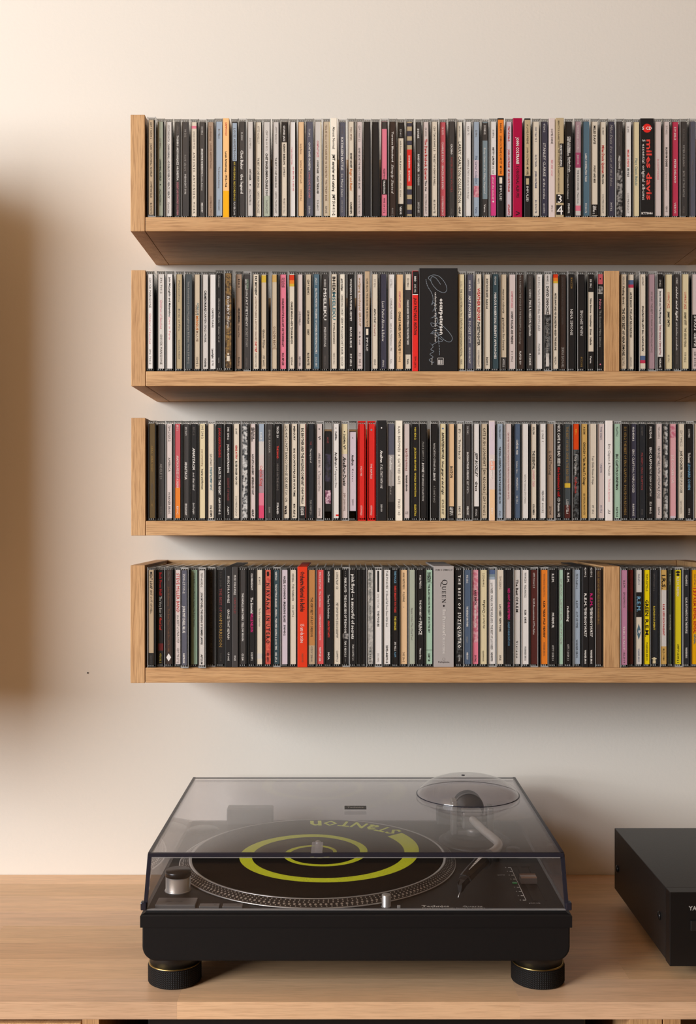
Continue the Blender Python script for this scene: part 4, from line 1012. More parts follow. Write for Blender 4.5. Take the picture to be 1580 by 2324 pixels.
# ================================================================ turntable
def turntable():
    fy = -(CAM_D - 1.143)
    t = thing('turntable', 'black record player with a smoked dust cover on the sideboard', 'turntable', (0.0085, fy, TABLE_Z))
    RUB = plain('plinth_rubber', (22, 19, 18), 0.6, 0, 0.2, 0.1, 900)
    DECK = plain('deck_black', (22, 20, 20), 0.5, 0.0, 0.22)
    BLK = plain('gloss_black', (16, 16, 17), 0.3)
    ALU = plain('aluminium', (196, 194, 190), 0.30, 0.7)
    ALUD = plain('aluminium_dark', (118, 115, 113), 0.40, 0.5)
    WHT = plain('deck_print', (225, 222, 215), 0.5)
    HW = 0.2265
    # ---- feet
    def foot(x, y):
        n, rows = 72, 9
        r0, h0, h1 = 0.0285, 0.0015, 0.0195
        vs, fs = [], []
        for j in range(2 * rows + 1):
            for k in range(2 * n):
                a = math.pi * k / n
                r = r0 + (0.00055 if (j % 2 and k % 2) else 0.0)
                vs.append((x + r * math.cos(a), y + r * math.sin(a), h0 + (h1 - h0) * j / (2 * rows)))
        for j in range(2 * rows):
            for k in range(2 * n):
                k2 = (k + 1) % (2 * n)
                fs.append((j * 2 * n + k, j * 2 * n + k2, (j + 1) * 2 * n + k2, (j + 1) * 2 * n + k))
        mb = MB().add(vs, fs)
        mb.lathe([(0.026, 0), (r0, h0)], (x, y, 0), 64)
        mb.lathe([(r0, h1), (r0 - 0.0008, h1 + 0.0012)], (x, y, 0), 64, cap=True)
        f = mb.build('foot', RUB, t)
        MB().lathe([(0.0281, h1 + 0.0011), (0.0281, h1 + 0.0023), (0.0262, h1 + 0.0023)], (x, y, 0), 64, cap=False).build('brass_ring', plain('brass_trim', (176, 148, 92), 0.35, 1.0), f)
        MB().lathe([(0.0268, h1 + 0.0010), (0.0268, 0.043)], (x, y, 0), 48).build('foot_collar', plain('collar_black', (20, 19, 19), 0.45), f)
    for sx in (-1, 1):
        for yy in (0.047, 0.305): foot(sx * 0.198 + 0.0005, yy)
    # ---- plinth: rubber tub with rounded lower edges, then the deck plate
    tub = []; hw2, zb, zt_, rr2 = HW - 0.0020, 0.0385, 0.0745, 0.0150
    for cx, a0 in ((-hw2 + rr2, 180), (hw2 - rr2, 270)):
        for q in range(9):
            an = math.radians(a0 + 90 * q / 8); tub.append((cx + rr2 * math.cos(an), zb + rr2 + rr2 * math.sin(an)))
    tub += [(hw2, zt_), (-hw2, zt_)]
    mb = MB(); ny = [(0.0022, 0.0018), (0.0006, 0.0004), (0.0, 0.0022), (0.0, 0.349), (0.0018, 0.351)]; nt2 = len(tub)
    ys = [(0.0016, 0.0010), (0.0005, 0.0014), (0.0, 0.0028), (0.0, 0.3495), (0.0016, 0.3510)]
    for ins, yv in ys:
        for x_, z_ in tub:
            sx_ = -1 if x_ > 0 else 1
            mb.v.append((x_ + sx_ * ins, yv, min(z_ + ins, zt_)))
    for i in range(len(ys) - 1):
        for k in range(nt2):
            k2 = (k + 1) % nt2
            mb.f.append([i * nt2 + k, i * nt2 + k2, (i + 1) * nt2 + k2, (i + 1) * nt2 + k][::-1]); mb.m.append(0); mb.smooth.append(False)
    mb.f.append(list(range(nt2))); mb.f.append([(len(ys) - 1) * nt2 + k for k in reversed(range(nt2))]); mb.m += [0, 0]; mb.smooth += [False, False]
    mb.build('plinth', RUB, t)
    DZ = 0.0905
    mb = MB()
    prof = [(0.0, 0.0742), (0.0, 0.0862), (0.0008, 0.0872), (0.0045, 0.0885), (0.0058, DZ)]
    c = [(-HW, 0.0), (HW, 0.0), (HW, 0.353), (-HW, 0.353)]
    for ins, z in prof: mb.v += [(-HW + ins, ins, z), (HW - ins, ins, z), (HW - ins, 0.353 - ins, z), (-HW + ins, 0.353 - ins, z)]
    for i in range(len(prof) - 1):
        for k in range(4):
            k2 = (k + 1) % 4
            mb.f.append([i * 4 + k, i * 4 + k2, (i + 1) * 4 + k2, (i + 1) * 4 + k]); mb.m.append(0); mb.smooth.append(False)
    e = (len(prof) - 1) * 4
    mb.f.append([e, e + 1, e + 2, e + 3]); mb.m.append(0); mb.smooth.append(False)
    mb.f.append([3, 2, 1, 0]); mb.m.append(0); mb.smooth.append(False)
    mb.build('deck_plate', DECK, t)
    # ---- platter
    PX, PY, MZ = -0.0447, 0.173, 0.0982
    pl = MB()
    pl.lathe([(0.150, DZ), (0.166, DZ + 0.0006), (0.166, DZ + 0.0016), (0.1648, DZ + 0.0018)], (PX, PY, 0), 160, mats=[0, 1, 1], cap=False)
    pl.lathe([(0.1648, DZ + 0.0018), (0.1545, MZ - 0.0006)], (PX, PY, 0), 160, mi=2, cap=False)
    pl.lathe([(0.1545, MZ - 0.0006), (0.1535, MZ - 0.0001), (0.1520, MZ - 0.0002), (0.1515, MZ - 0.0014)], (PX, PY, 0), 160, mi=1, cap=True)
    platter = pl.build('platter', [ALUD, ALU, plain('platter_side', (30, 29, 29), 0.45, 0.2)], t)
    # strobe dots: four staggered rows on the sloping side
    nrm = Vector((MZ - 0.0006 - DZ - 0.0018, 0, 0.1648 - 0.1545)).normalized()     # outward, up
    db = MB()
    for row, (fr, cnt, rad) in enumerate(((0.14, 186, 0.00082), (0.37, 180, 0.00145), (0.64, 189, 0.0009), (0.86, 192, 0.00082))):
        rr = 0.1648 + (0.1545 - 0.1648) * fr; zz = DZ + 0.0018 + (MZ - 0.0006 - DZ - 0.0018) * fr
        for k in range(cnt):
            a = 2 * math.pi * k / cnt + row * 0.011
            ca, sa = math.cos(a), math.sin(a)
            nx = Vector((nrm.x * ca, nrm.x * sa, nrm.z)); tx = Vector((-sa, ca, 0)); bx = nx.cross(tx)
            cen = Vector((PX + rr * ca, PY + rr * sa, zz)) + nx * 0.00012
            ring = [cen + (tx * math.cos(q * math.pi / 4) + bx * math.sin(q * math.pi / 4)) * rad for q in range(8)]
            db.add([w[:] for w in ring] + [(cen + nx * 0.0003)[:]], [(q, (q + 1) % 8, 8) for q in range(8)], 0, True)
    tag(db.build('strobe_dots', plain('dot_silver', (205, 202, 196), 0.3, 0.85), platter), kind='stuff')
    # ---- slipmat with the printed spiral
    mm, nt_, p_ = new_mat('felt')
    p_.inputs['Base Color'].default_value = lin((15, 14, 13)); p_.inputs['Roughness'].default_value = 1.0; p_.inputs['Specular IOR Level'].default_value = 0.0
    nz_ = nt_.nodes.new('ShaderNodeTexNoise'); nz_.inputs['Scale'].default_value = 900
    tc_ = nt_.nodes.new('ShaderNodeTexCoord'); nt_.links.new(tc_.outputs['Object'], nz_.inputs['Vector'])
    bp_ = nt_.nodes.new('ShaderNodeBump'); bp_.inputs['Strength'].default_value = 0.5; bp_.inputs['Distance'].default_value = 0.001
    nt_.links.new(nz_.outputs['Fac'], bp_.inputs['Height']); nt_.links.new(bp_.outputs['Normal'], p_.inputs['Normal'])
    mat_o = MB().lathe([(0.1508, MZ - 0.0016), (0.1508, MZ - 0.0002), (0.1502, MZ)], (PX, PY, 0), 128).build('slipmat', mm, t)
    NEON = mottled('neon_print', (238, 254, 12), (176, 198, 14), 1500.0, 0.8)
    NEON.node_tree.nodes['Color Ramp'].color_ramp.elements[0].position = 0.30
    NEON.node_tree.nodes['Color Ramp'].color_ramp.elements[0].color = lin((70, 78, 20))
    NEON.node_tree.nodes['Color Ramp'].color_ramp.elements[1].position = 0.40
    tab = [(-40, .1130, .1375), (-20, .1085, .1290), (0, .1040, .1207), (45, .0950, .1110), (90, .0876, .1020), (180, .0787, .0938), (270, .0700, .0820), (310, .0600, .0700), (360, .0493, .0585),
           (450, .0390, .0460), (540, .0346, .0412), (630, .0300, .0360), (680, .0225, .0275), (720, .0160, .0205), (810, .0130, .0160), (900, .0118, .0138), (960, .0100, .0105)]
    sp = MB(); N = 360; pv = []
    for k in range(N + 1):
        th = tab[0][0] + (tab[-1][0] - tab[0][0]) * k / N
        for q in range(len(tab) - 1):
            if tab[q][0] <= th <= tab[q + 1][0]:
                f = (th - tab[q][0]) / (tab[q + 1][0] - tab[q][0]); f = f
                ri = tab[q][1] + (tab[q + 1][1] - tab[q][1]) * f; ro = tab[q][2] + (tab[q + 1][2] - tab[q][2]) * f; break
        a = -math.radians(th)
        pv.append((ri, ro, a))
    # light smoothing of the radii
    for _ in range(10):
        pv = [pv[0]] + [((pv[i - 1][0] + 2 * pv[i][0] + pv[i + 1][0]) / 4, (pv[i - 1][1] + 2 * pv[i][1] + pv[i + 1][1]) / 4, pv[i][2]) for i in range(1, N)] + [pv[-1]]
    for ri, ro, a in pv: sp.v += [(PX + ri * math.cos(a), PY + ri * math.sin(a), MZ + 0.00012), (PX + ro * math.cos(a), PY + ro * math.sin(a), MZ + 0.00012)]
    for k in range(N): sp.f.append([2 * k, 2 * k + 2, 2 * k + 3, 2 * k + 1]); sp.m.append(0); sp.smooth.append(False)
    sp.build('printed_spiral', NEON, mat_o)
    lt = MB()
    ang0 = 41.5
    for ch, adv in (('S', 6.6), ('T', 7.6), ('a', 7.4), ('N', 9.0), ('T', 7.8), ('O', 9.2), ('n', 7.4)):
        v, f = TXT[(ch, True, False)]
        u0, u1 = v[:, 0].min(), v[:, 0].max(); v0, v1 = v[:, 1].min(), v[:, 1].max()
        a_mid = math.radians(ang0 + adv / 2); wdt = math.radians(adv * 0.88) * 0.132
        er, et = Vector((math.cos(a_mid), math.sin(a_mid), 0)), Vector((-math.sin(a_mid), math.cos(a_mid), 0))
        cen = Vector((PX, PY, MZ + 0.00012)) + er * 0.1450
        # letters stand with their feet at the rim, heads to the middle, read counter-clockwise
        lt.add([(cen - er * ((q[1] - v0) / (v1 - v0) * 0.0235) + et * (((q[0] - u0) / (u1 - u0) - 0.5) * wdt))[:] for q in v], f)
        ang0 += adv
    lt.build('printed_name', NEON, mat_o)
    MB().lathe([(0.0036, MZ - 0.001), (0.0036, MZ + 0.013), (0.003, MZ + 0.0155), (0.0015, MZ + 0.0165), (0, MZ + 0.0168)], (PX, PY, 0), 24).build('spindle', ALU, t)
    # ---- controls
    k = MB().lathe([(0.0150, DZ), (0.0142, DZ + 0.0012), (0.0137, DZ + 0.0015), (0.0137, DZ + 0.0165)], (-0.1972, 0.068, 0), 48).build('strobe_tower', ALU, t)
    MB().lathe([(0.0142, DZ + 0.0165), (0.0142, DZ + 0.0215), (0.0132, DZ + 0.0228), (0.0, DZ + 0.0230)], (-0.1972, 0.068, 0), 48).build('power_knob', BLK, k)
    b = MB().box(-0.2125, -0.1700, 0.010, 0.0320, DZ, DZ + 0.0042, bev=0.0006).build('start_button', ALUD, t)
    v, f = TXT[('start · stop', False, False)]
    MB().add([(-0.2035 + q[0] * 0.0042, 0.019 + q[1] * 0.0042, DZ + 0.0043) for q in v], f).build('lettering', BLK, b)
    for xa, tx in ((-0.1660, '33'), (-0.1414, '45')):
        b = MB().box(xa, xa + 0.0213, 0.0100, 0.0185, DZ, DZ + 0.0028, bev=0.0005).build('speed_button', ALUD, t)
        v, f = TXT[(tx, True, False)]
        MB().add([(xa + 0.015 + q[0] * 0.003, 0.013 + q[1] * 0.003, DZ + 0.0029) for q in v], f).build('lettering', BLK, b)
    MB().lathe([(0.0056, DZ), (0.0049, DZ + 0.001), (0.0049, DZ + 0.0125), (0.0044, DZ + 0.0130), (0, DZ + 0.0131)], (0.0323, 0.0165, 0), 32).build('target_light', ALU, t)
    MB().box(0.0436, 0.0470, 0.0100, 0.0130, DZ, DZ + 0.0030, bev=0.0004).build('light_button', ALU, t)
    # pitch fader
    pf = MB().box(0.1915, 0.1962, 0.033, 0.150, DZ, DZ + 0.0003).build('pitch_slot', plain('slot_black', (6, 6, 6), 0.6), t)
    MB().box(0.2045, 0.2062, 0.034, 0.146, DZ, DZ + 0.0003).build('guide_slot', plain('slot_black', (6, 6, 6)), pf)
    MB().box(0.1790, 0.2070, 0.148, 0.156, DZ, DZ + 0.0003).build('fader_end', plain('slot_black', (6, 6, 6)), pf)
    kb = MB()
    pr_ = [(-0.0075, 0.0), (-0.0075, 0.0062), (-0.0055, 0.0074), (-0.003, 0.0066), (0.003, 0.0066), (0.0055, 0.0074), (0.0075, 0.0062), (0.0075, 0.0)]
    kb.v += [(0.1868, 0.0945 + a, DZ + 0.0006 + z) for a, z in pr_] + [(0.2048, 0.0945 + a, DZ + 0.0006 + z) for a, z in pr_]
    n8 = len(pr_)
    for q in range(n8): kb.f.append([q, (q + 1) % n8, n8 + (q + 1) % n8, n8 + q]); kb.m.append(0); kb.smooth.append(False)
    kb.f.append(list(reversed(range(n8)))); kb.f.append(list(range(n8, 2 * n8))); kb.m += [0, 0]; kb.smooth += [False, False]
    kb.build('pitch_knob', plain('knob_silver', (176, 160, 152), 0.32, 0.9), t)
    sc_ = MB()
    sc_.box(0.1838, 0.1842, 0.036, 0.146, DZ, DZ + 0.00015)
    for q in range(9):
        yy = 0.036 + q * 0.01375
        if q == 4: continue
        sc_.box(0.1806, 0.1838, yy - 0.0005, yy + 0.0005, DZ, DZ + 0.00015)
        v, f = TXT[(['8', '6', '4', '2', '0', '2', '4', '6', '8'][q], False, False)]
        sc_.add([(0.1770 + w[0] * 0.0035, yy - 0.0012 + w[1] * 0.0035, DZ + 0.00015) for w in v], f)
    v, f = TXT[('pitch adj.', False, False)]
    sc_.add([(0.1855 + w[0] * 0.0035, 0.0255 + w[1] * 0.0035, DZ + 0.00015) for w in v], f)
    v, f = TXT[('quartz', False, False)]
    sc_.add([(0.1640 + w[0] * 0.0035, 0.118 + w[1] * 0.0035, DZ + 0.00015) for w in v], f)
    v, f = TXT[('Technics', True, False)]
    sc_.add([(0.0700 + w[0] * 0.0082, 0.0150 + w[1] * 0.0070, DZ + 0.00015) for w in v], f)
    v, f = TXT[('Quartz', False, False)]
    sc_.add([(0.1130 + w[0] * 0.0075, 0.0150 + w[1] * 0.0060, DZ + 0.00015) for w in v], f)
    v, f = TXT[('Direct Drive Turntable System SL-1200MK2', False, False)]
    sc_.add([(0.0700 + w[0] * 0.0037, 0.0105 + w[1] * 0.0037, DZ + 0.00015) for w in v], f)
    sc_.build('deck_lettering', WHT, t)
    MB().box(0.1775, 0.1828, 0.0890, 0.0930, DZ, DZ + 0.0008, bev=0.0003).build('quartz_lamp', plain('lamp_green', (30, 150, 80), 0.3), t)
    # recess with the 45 adaptor at the back
    MB().lathe([(0.0205, DZ), (0.0205, DZ + 0.0006), (0.0190, DZ + 0.0006), (0.0190, DZ + 0.0022), (0.004, DZ + 0.0030), (0.0, DZ + 0.0030)], (-0.200, 0.300, 0), 40).build('adaptor_recess', BLK, t)
    # ---- tonearm
    AX, AY = 0.149, 0.247
    arm = thing('tonearm', None, None); arm.parent = t
    GB = plain('arm_grey', (134, 130, 126), 0.4, 0.4); DK = plain('arm_black', (22, 22, 22), 0.4)
    MB().lathe([(0.046, DZ), (0.046, DZ + 0.003), (0.041, DZ + 0.0046), (0.037, DZ + 0.0046), (0.036, DZ + 0.010), (0.028, DZ + 0.0108)], (AX + 0.004, AY, 0), 56).build('arm_base', DK, arm)
    MB().lathe([(0.013, DZ + 0.0105), (0.013, DZ + 0.020)], (AX + 0.004, AY, 0), 32).build('lift_post', GB, arm)
    g = MB().box(AX - 0.026, AX - 0.019, AY - 0.010, AY + 0.012, DZ + 0.012, DZ + 0.054, bev=0.0015)
    g.box(AX + 0.019, AX + 0.027, AY - 0.010, AY + 0.012, DZ + 0.012, DZ + 0.046, bev=0.0015)
    g.box(AX - 0.0265, AX + 0.0275, AY - 0.008, AY + 0.010, DZ + 0.0108, DZ + 0.017, bev=0.0015)
    g.build('gimbal_yoke', GB, arm)
    MB().box(AX - 0.013, AX + 0.013, AY - 0.012, AY + 0.012, DZ + 0.019, DZ + 0.042, bev=0.003).build('gimbal_block', GB, arm)
    MB().lathe([(0.0042, -0.0195), (0.0042, 0.0195)], (AX, AY, DZ + 0.030), 20, axis='x').build('pivot_pin', ALU, arm)
    MB().lathe([(0.006, 0.010), (0.008, 0.012), (0.008, 0.026), (0.0185, 0.027), (0.0192, 0.031), (0.0192, 0.050), (0.0175, 0.053)], (AX, AY, DZ + 0.035), 48, axis='y').build('counterweight', DK, arm)
    MB().lathe([(0.0197, 0.0305), (0.0197, 0.0345)], (AX, AY, DZ + 0.035), 60, axis='y').build('weight_dial', ALUD, arm)
    ax_ = [(AX, AY - 0.010, DZ + 0.032), (0.1515, 0.225, DZ + 0.031), (0.1575, 0.195, DZ + 0.0305), (0.1645, 0.165, DZ + 0.030), (0.1680, 0.150, DZ + 0.0298), (0.1685, 0.140, DZ + 0.0295), (0.1665, 0.130, DZ + 0.029), (0.1610, 0.118, DZ + 0.0285), (0.1515, 0.104, DZ + 0.028)]
    pts = [Vector(q) for q in ax_]; sm = []
    for i in range(len(pts) - 1):
        p0, p1, p2, p3 = pts[max(i - 1, 0)], pts[i], pts[i + 1], pts[min(i + 2, len(pts) - 1)]
        for q in range(4):
            w = q / 4
            sm.append(0.5 * ((2 * p1) + (-p0 + p2) * w + (2 * p0 - 5 * p1 + 4 * p2 - p3) * w * w + (-p0 + 3 * p1 - 3 * p2 + p3) * w ** 3))
    sm.append(pts[-1])
    MB().tube(sm, 0.0049, 16).build('arm_tube', plain('arm_satin', (214, 208, 200), 0.35, 0.35), arm)
    d = (Vector((0.1107, 0.028, DZ + 0.022)) - Vector((0.1515, 0.104, DZ + 0.028))).normalized()
    s0 = Vector((0.1515, 0.104, DZ + 0.028))
    MB().tube([s0 - d * 0.003, s0 + d * 0.010], 0.0056, 20).build('arm_collar', ALUD, arm)
    MB().tube([s0 + d * 0.010, s0 + d * 0.012, s0 + d * 0.012 + d * 0.007], [0.0085, 0.0100, 0.0100], 24).build('locking_ring', DK, arm)
    side = d.cross(Vector((0, 0, 1))).normalized(); upv = side.cross(d)
    def loft(secs, mi=0):
        mb = MB(); n_ = 8
        for a, w, hu, dn in secs:
            for q in range(n_):
                an = math.pi / 8 + q * math.pi / 4
                cx, cz = math.cos(an) / math.cos(math.pi / 8), math.sin(an) / math.cos(math.pi / 8)
                mb.v.append((s0 + d * a + side * (max(-1, min(1, cx)) * w) + upv * (max(-1, min(1, cz)) * (hu if cz > 0 else dn)))[:])
        for i in range(len(secs) - 1):
            for q in range(n_):
                q2 = (q + 1) % n_
                mb.f.append([i * n_ + q, i * n_ + q2, (i + 1) * n_ + q2, (i + 1) * n_ + q][::-1]); mb.m.append(mi); mb.smooth.append(False)
        mb.f.append(list(range(n_))); mb.f.append([(len(secs) - 1) * n_ + q for q in reversed(range(n_))]); mb.m += [mi, mi]; mb.smooth += [False, False]
        return mb
    h_o = loft([(0.0185, 0.0072, 0.0066, 0.0066), (0.022, 0.0074, 0.0062, 0.0075), (0.050, 0.0066, 0.0050, 0.0085), (0.066, 0.0058, 0.0040, 0.0090), (0.072, 0.0050, 0.0030, 0.0090)]).build('cartridge', plain('cartridge_black', (13, 13, 14), 0.32), arm)
    loft([(0.0715, 0.0046, 0.0020, 0.0100), (0.079, 0.0042, 0.0005, 0.0120), (0.085, 0.0026, -0.0040, 0.0125)]).build('stylus_unit', plain('stylus_black', (24, 24, 25), 0.4), h_o)
    MB().tube([s0 + d * 0.083 + upv * -0.011, s0 + d * 0.090 + upv * -0.0155], 0.0006, 8).build('stylus', ALU, h_o)
    MB().tube([s0 + d * 0.070 + side * -0.004 + upv * 0.001, s0 + d * 0.078 + side * -0.010 + upv * 0.001, s0 + d * 0.084 + side * -0.0125 + upv * 0.003], 0.0008, 8).build('finger_lift', DK, h_o)
    mk = MB()
    for q in range(8):
        a0, a1 = 0.022 + q * 0.0050, 0.022 + q * 0.0050 + 0.0042
        w0, w1 = 0.0022 * (1 - q / 9), 0.0022 * (1 - (q + 0.85) / 9)
        def sh(a): return 0.0066 + (0.0050 - 0.0066) * (a - 0.0185) / 0.0315
        def top(a): return 0.0064 - 0.0014 * (a - 0.020) / 0.030 + 0.00045
        mk.add([(s0 + d * a + side * (w - 0.0015) + upv * top(a))[:] for a, w in ((a0, -w0), (a1, -w1), (a1, w1), (a0, w0))], [(0, 3, 2, 1)])
    mk.build('cartridge_print', WHT, h_o)
    MB().tube([(AX + 0.030, AY - 0.020, DZ + 0.010), (AX + 0.032, AY - 0.032, DZ + 0.014), (AX + 0.031, AY - 0.050, DZ + 0.016)], [0.0018, 0.0018, 0.0024], 10).build('cue_lever', GB, arm)
    MB().lathe([(0.004, DZ), (0.004, DZ + 0.024), (0.0055, DZ + 0.025), (0.0055, DZ + 0.030)], (0.1702, 0.172, 0), 18).build('arm_rest', DK, arm)
    MB().lathe([(0.009, DZ), (0.0085, DZ + 0.006), (0.0, DZ + 0.0062)], (AX + 0.046, AY - 0.045, 0), 28).build('anti_skate_dial', DK, arm)
    # ---- dust cover
    AC = clear('acrylic', (0.93, 0.925, 0.94), 0.03, 0.05, 0.03, (0.66, 0.63, 0.64))
    AF = clear('acrylic_front', (0.95, 0.948, 0.952), 0.02, 0.035, 0.003, (0.66, 0.63, 0.64))
    AE = clear('acrylic_edge', (0.10, 0.10, 0.13), 0.08, 0.05, 0.35, (0.05, 0.05, 0.075))
    lid = thing('dust_cover', None, None); lid.parent = t
    L0, L1, z0, z1 = 0.0040, 0.3430, DZ + 0.0006, 0.1508          # front, back, bottom, top
    wb, wt, th = 0.2235, 0.2188, 0.0030
    # walls (slight draft), each a plate
    def plate(name, q0, q1, nrm_, AC=AC):
        nv = Vector(nrm_).normalized() * th
        a = [Vector(w) for w in (q0 + q1)]
        mb = MB().add([w[:] for w in a] + [(w - nv)[:] for w in a], [(0, 1, 2, 3), (7, 6, 5, 4), (0, 4, 5, 1), (1, 5, 6, 2), (2, 6, 7, 3), (3, 7, 4, 0)])
        return mb.build(name, AC, lid)
    plate('front_pane', [(-wb + th, L0, z0), (wb - th, L0, z0)], [(wt - th, L0 + 0.001, z1 - th), (-wt + th, L0 + 0.001, z1 - th)], (0, -1, 0), AF)
    plate('back_pane', [(wb - th, L1, z0), (-wb + th, L1, z0)], [(-wt + th, L1, z1 - th), (wt - th, L1, z1 - th)], (0, 1, 0))
    plate('side_pane', [(-wb, L1 - th, z0), (-wb, L0 + th, z0)], [(-wt, L0 + th + 0.001, z1 - th), (-wt, L1 - th, z1 - th)], (-1, 0, 0))
    plate('side_pane', [(wb, L0 + th, z0), (wb, L1 - th, z0)], [(wt, L1 - th, z1 - th), (wt, L0 + th + 0.001, z1 - th)], (1, 0, 0))
    # top with a round opening for the dome
    DX, DY, DR = 0.1448, 0.252, 0.0650
    tp = MB(); n = 64; x0, x1, y0, y1 = -wt + 0.001, wt - 0.001, L0 + 0.002, L1 - 0.001
    def edge_pt(a):
        ca, sa = math.cos(a), math.sin(a); s_ = 1e9
        if ca > 1e-9: s_ = min(s_, (x1 - DX) / ca)
        if ca < -1e-9: s_ = min(s_, (x0 - DX) / ca)
        if sa > 1e-9: s_ = min(s_, (y1 - DY) / sa)
        if sa < -1e-9: s_ = min(s_, (y0 - DY) / sa)
        return (DX + ca * s_, DY + sa * s_)
    angs = sorted([2 * math.pi * q / n for q in range(n)] + [math.atan2(cy - DY, cx - DX) % (2 * math.pi) for cx in (x0, x1) for cy in (y0, y1)])
    for zz in (z1, z1 - th):
        for a in angs:
            tp.v.append((DX + DR * math.cos(a), DY + DR * math.sin(a), zz)); tp.v.append(edge_pt(a) + (zz,))
    na = len(angs); o2 = 2 * na
    for q in range(na):
        r_ = (q + 1) % na
        tp.f.append([2 * q, 2 * q + 1, 2 * r_ + 1, 2 * r_]); tp.f.append([o2 + 2 * r_, o2 + 2 * r_ + 1, o2 + 2 * q + 1, o2 + 2 * q]); tp.f.append([2 * q, 2 * r_, o2 + 2 * r_, o2 + 2 * q])
        tp.m += [0, 0, 0]; tp.smooth += [False] * 3
    tp.build('top_pane', AC, lid)
    # dome blown above the arm pivot
    dm = MB(); hgt = 0.0245; pr2 = []
    for q in range(13):
        a = q / 12
        pr2.append((DR * math.cos(a * math.pi / 2) ** 0.9, hgt * math.sin(a * math.pi / 2) ** 1.25))
    dm.lathe([(r, h) for r, h in pr2], (DX, DY, z1 - 0.0005), 72, cap=False)
    dm.build('dome', clear('acrylic_dome', (0.95, 0.945, 0.95), 0.03, 0.045, 0.05, (0.66, 0.63, 0.65)), lid)
    MB().lathe([(DR - 0.0004, 0), (DR + 0.0010, 0), (DR + 0.0010, 0.0005), (DR - 0.0004, 0.0005)], (DX, DY, z1), 72, cap=False).build('dome_rim', AE, lid)
    MB().lathe([(0.0022, 0), (0.0022, 0.0008)], (DX - 0.006, DY, z1 + hgt - 0.0008), 14).build('dome_mark', AE, lid)
    # dark edges where the plates meet
    def bar(pts, r): return MB().tube(pts, r, 8).build('cover_edge', AE, lid)
    e_ = 0.0019
    def ebar(a, b_, ru, rv, nu, nv):
        a, b_ = Vector(a), Vector(b_); nu, nv = Vector(nu), Vector(nv)
        q = [w + nu * (ru * s1) + nv * (rv * s2) for w in (a, b_) for s1, s2 in ((-1, -1), (1, -1), (1, 1), (-1, 1))]
        MB().add([w[:] for w in q], [(0, 3, 2, 1), (4, 5, 6, 7), (0, 1, 5, 4), (1, 2, 6, 5), (2, 3, 7, 6), (3, 0, 4, 7)]).build('cover_edge', AE, lid)
    ebar((-wt, L0 + 0.002, z1 - 0.0018), (wt, L0 + 0.002, z1 - 0.0018), 0.0016, 0.0020, (0, 1, 0), (0, 0, 1))
    ebar((-wt, L1 - 0.001, z1 - 0.0012), (wt, L1 - 0.001, z1 - 0.0012), 0.0010, 0.0010, (0, 1, 0), (0, 0, 1))
    for s in (-1, 1):
        ebar((s * (wt - 0.0012), L0 + 0.002, z1 - 0.0012), (s * (wt - 0.0012), L1 - 0.001, z1 - 0.0012), 0.0017, 0.0014, (1, 0, 0), (0, 0, 1))
        ebar((s * (wb - 0.0014), L0 + 0.0016, z0), (s * (wt - 0.0014), L0 + 0.0026, z1 - 0.001), 0.0020, 0.0016, (1, 0, 0), (0, 1, 0))
        MB().box(s * wb - 0.0032, s * wb + 0.0032, L0 - 0.0016, L0 + 0.006, z0, z0 + 0.0085, bev=0.001).build('corner_block', AE, lid)
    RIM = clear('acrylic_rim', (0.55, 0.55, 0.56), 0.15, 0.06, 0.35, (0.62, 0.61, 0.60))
    MB().box(-wt + 0.004, wt - 0.004, L0 - 0.0003, L0 + 0.0006, z1 - 0.0047, z1 - 0.0040).build('cover_highlight', RIM, lid)  # pale strip drawn in as the glint below the top front edge
    MB().box(-wb + 0.003, wb - 0.003, L0 - 0.0006, L0 + 0.0030, z0, z0 + 0.0009).build('cover_rim', RIM, lid)
    MB().box(-0.0475, -0.0355, L0 + 0.0005, L0 + 0.040, z1 + 0.0001, z1 + 0.0003).build('tape_tab', clear('tape', (0.80, 0.80, 0.82), 0.2, 0.06, 0.22, (0.62, 0.62, 0.66)), lid)
    # hinges and badge at the back
    for cx in (-0.1405, 0.1420):
        h = MB().box(cx - 0.031, cx + 0.031, L1 - 0.022, L1 - 0.0035, DZ + 0.0012, DZ + 0.0235, bev=0.002).build('hinge_cover', plain('hinge_grey', (70, 66, 66), 0.45), lid)
    bd = MB().box(-0.0128, 0.0138, 0.1785, 0.1925, z1 + 0.0001, z1 + 0.0007, bev=0.0002).build('badge', plain('badge_black', (24, 23, 23), 0.4), lid)
    v, f = TXT[('Technics', True, False)]
    w_ = v[:, 0].max()
    MB().add([((q[0] / w_ - 0.5) * 0.020 + 0.0005, 0.1818 + q[1] * 0.0085, z1 + 0.0008) for q in v], f).build('lettering', plain('badge_print', (150, 146, 140), 0.4), bd)
turntable()

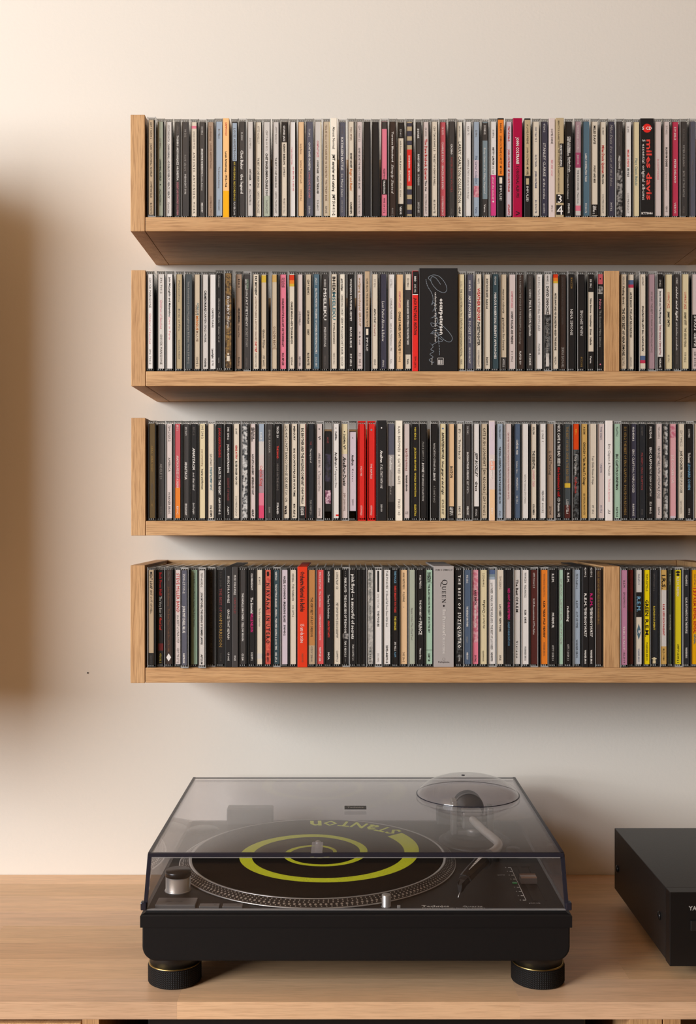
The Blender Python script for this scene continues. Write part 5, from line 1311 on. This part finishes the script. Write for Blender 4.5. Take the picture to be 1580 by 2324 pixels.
# ================================================================ amplifier
def amplifier():
    Zf = 1.185; Zb = 1.432
    x0 = 0.350; w = 0.435; z0 = CAM_Z - 0.4865 - TABLE_Z; h = 0.0805; d = Zb - Zf
    t = thing('amplifier', 'low black hi-fi amplifier at the picture edge beside the turntable', 'amplifier', (x0 + w / 2, -(CAM_D - Zf), TABLE_Z))
    BL = plain('amp_steel', (25, 24, 24), 0.42, 0.0, 0.5, 0.08, 600); FR = plain('amp_front', (14, 14, 15), 0.38)
    hw_ = w / 2
    MB().box(-hw_, hw_, 0.0165, d, z0 + 0.001, z0 + h - 0.0002, bev=0.0007).build('cabinet', BL, t)
    MB().box(-hw_ - 0.0002, hw_ + 0.0002, 0.0, 0.0160, z0, z0 + h, bev=0.0005).build('front_panel', FR, t)
    for sx in (-1, 1):
        for yy in (0.045, d - 0.04): MB().lathe([(0.020, 0), (0.021, 0.004), (0.021, z0 + 0.001)], (sx * (hw_ - 0.085), yy, 0), 32).build('foot', FR, t)
    for yy, zz in ((0.040, 0.0405), (d - 0.016, 0.0315)):
        s = MB().lathe([(0.0048, 0.0), (0.0048, -0.0008), (0.0038, -0.0022), (0.0, -0.0026)], (-hw_, yy, z0 + zz), 20, axis='x').build('side_screw', plain('screw_black', (38, 37, 37), 0.28, 0.6), t)
    v, f = TXT[('YAMAHA', True, False)]
    MB().add([(-hw_ + 0.0205 + q[0] * 0.0066, -0.0001, z0 + h - 0.0196 + q[1] * 0.0066) for q in v], f).build('lettering', plain('amp_print', (170, 168, 162), 0.4), t)
    MB().box(-hw_ + 0.0220, -hw_ + 0.0420, -0.0022, 0.001, z0 + h - 0.0415, z0 + h - 0.0305, bev=0.0008).build('power_button', plain('button_dark', (30, 30, 31), 0.3), t)
    for q in range(6): MB().lathe([(0.0065, 0.0), (0.0065, -0.008), (0.006, -0.009), (0, -0.009)], (-0.09 + q * 0.045, 0, z0 + 0.026), 24, axis='y').build('dial', FR, t)
    MB().box(-0.10, 0.11, -0.0004, 0.001, z0 + 0.045, z0 + 0.066).build('display', plain('display_glass', (6, 7, 9), 0.1), t)
amplifier()
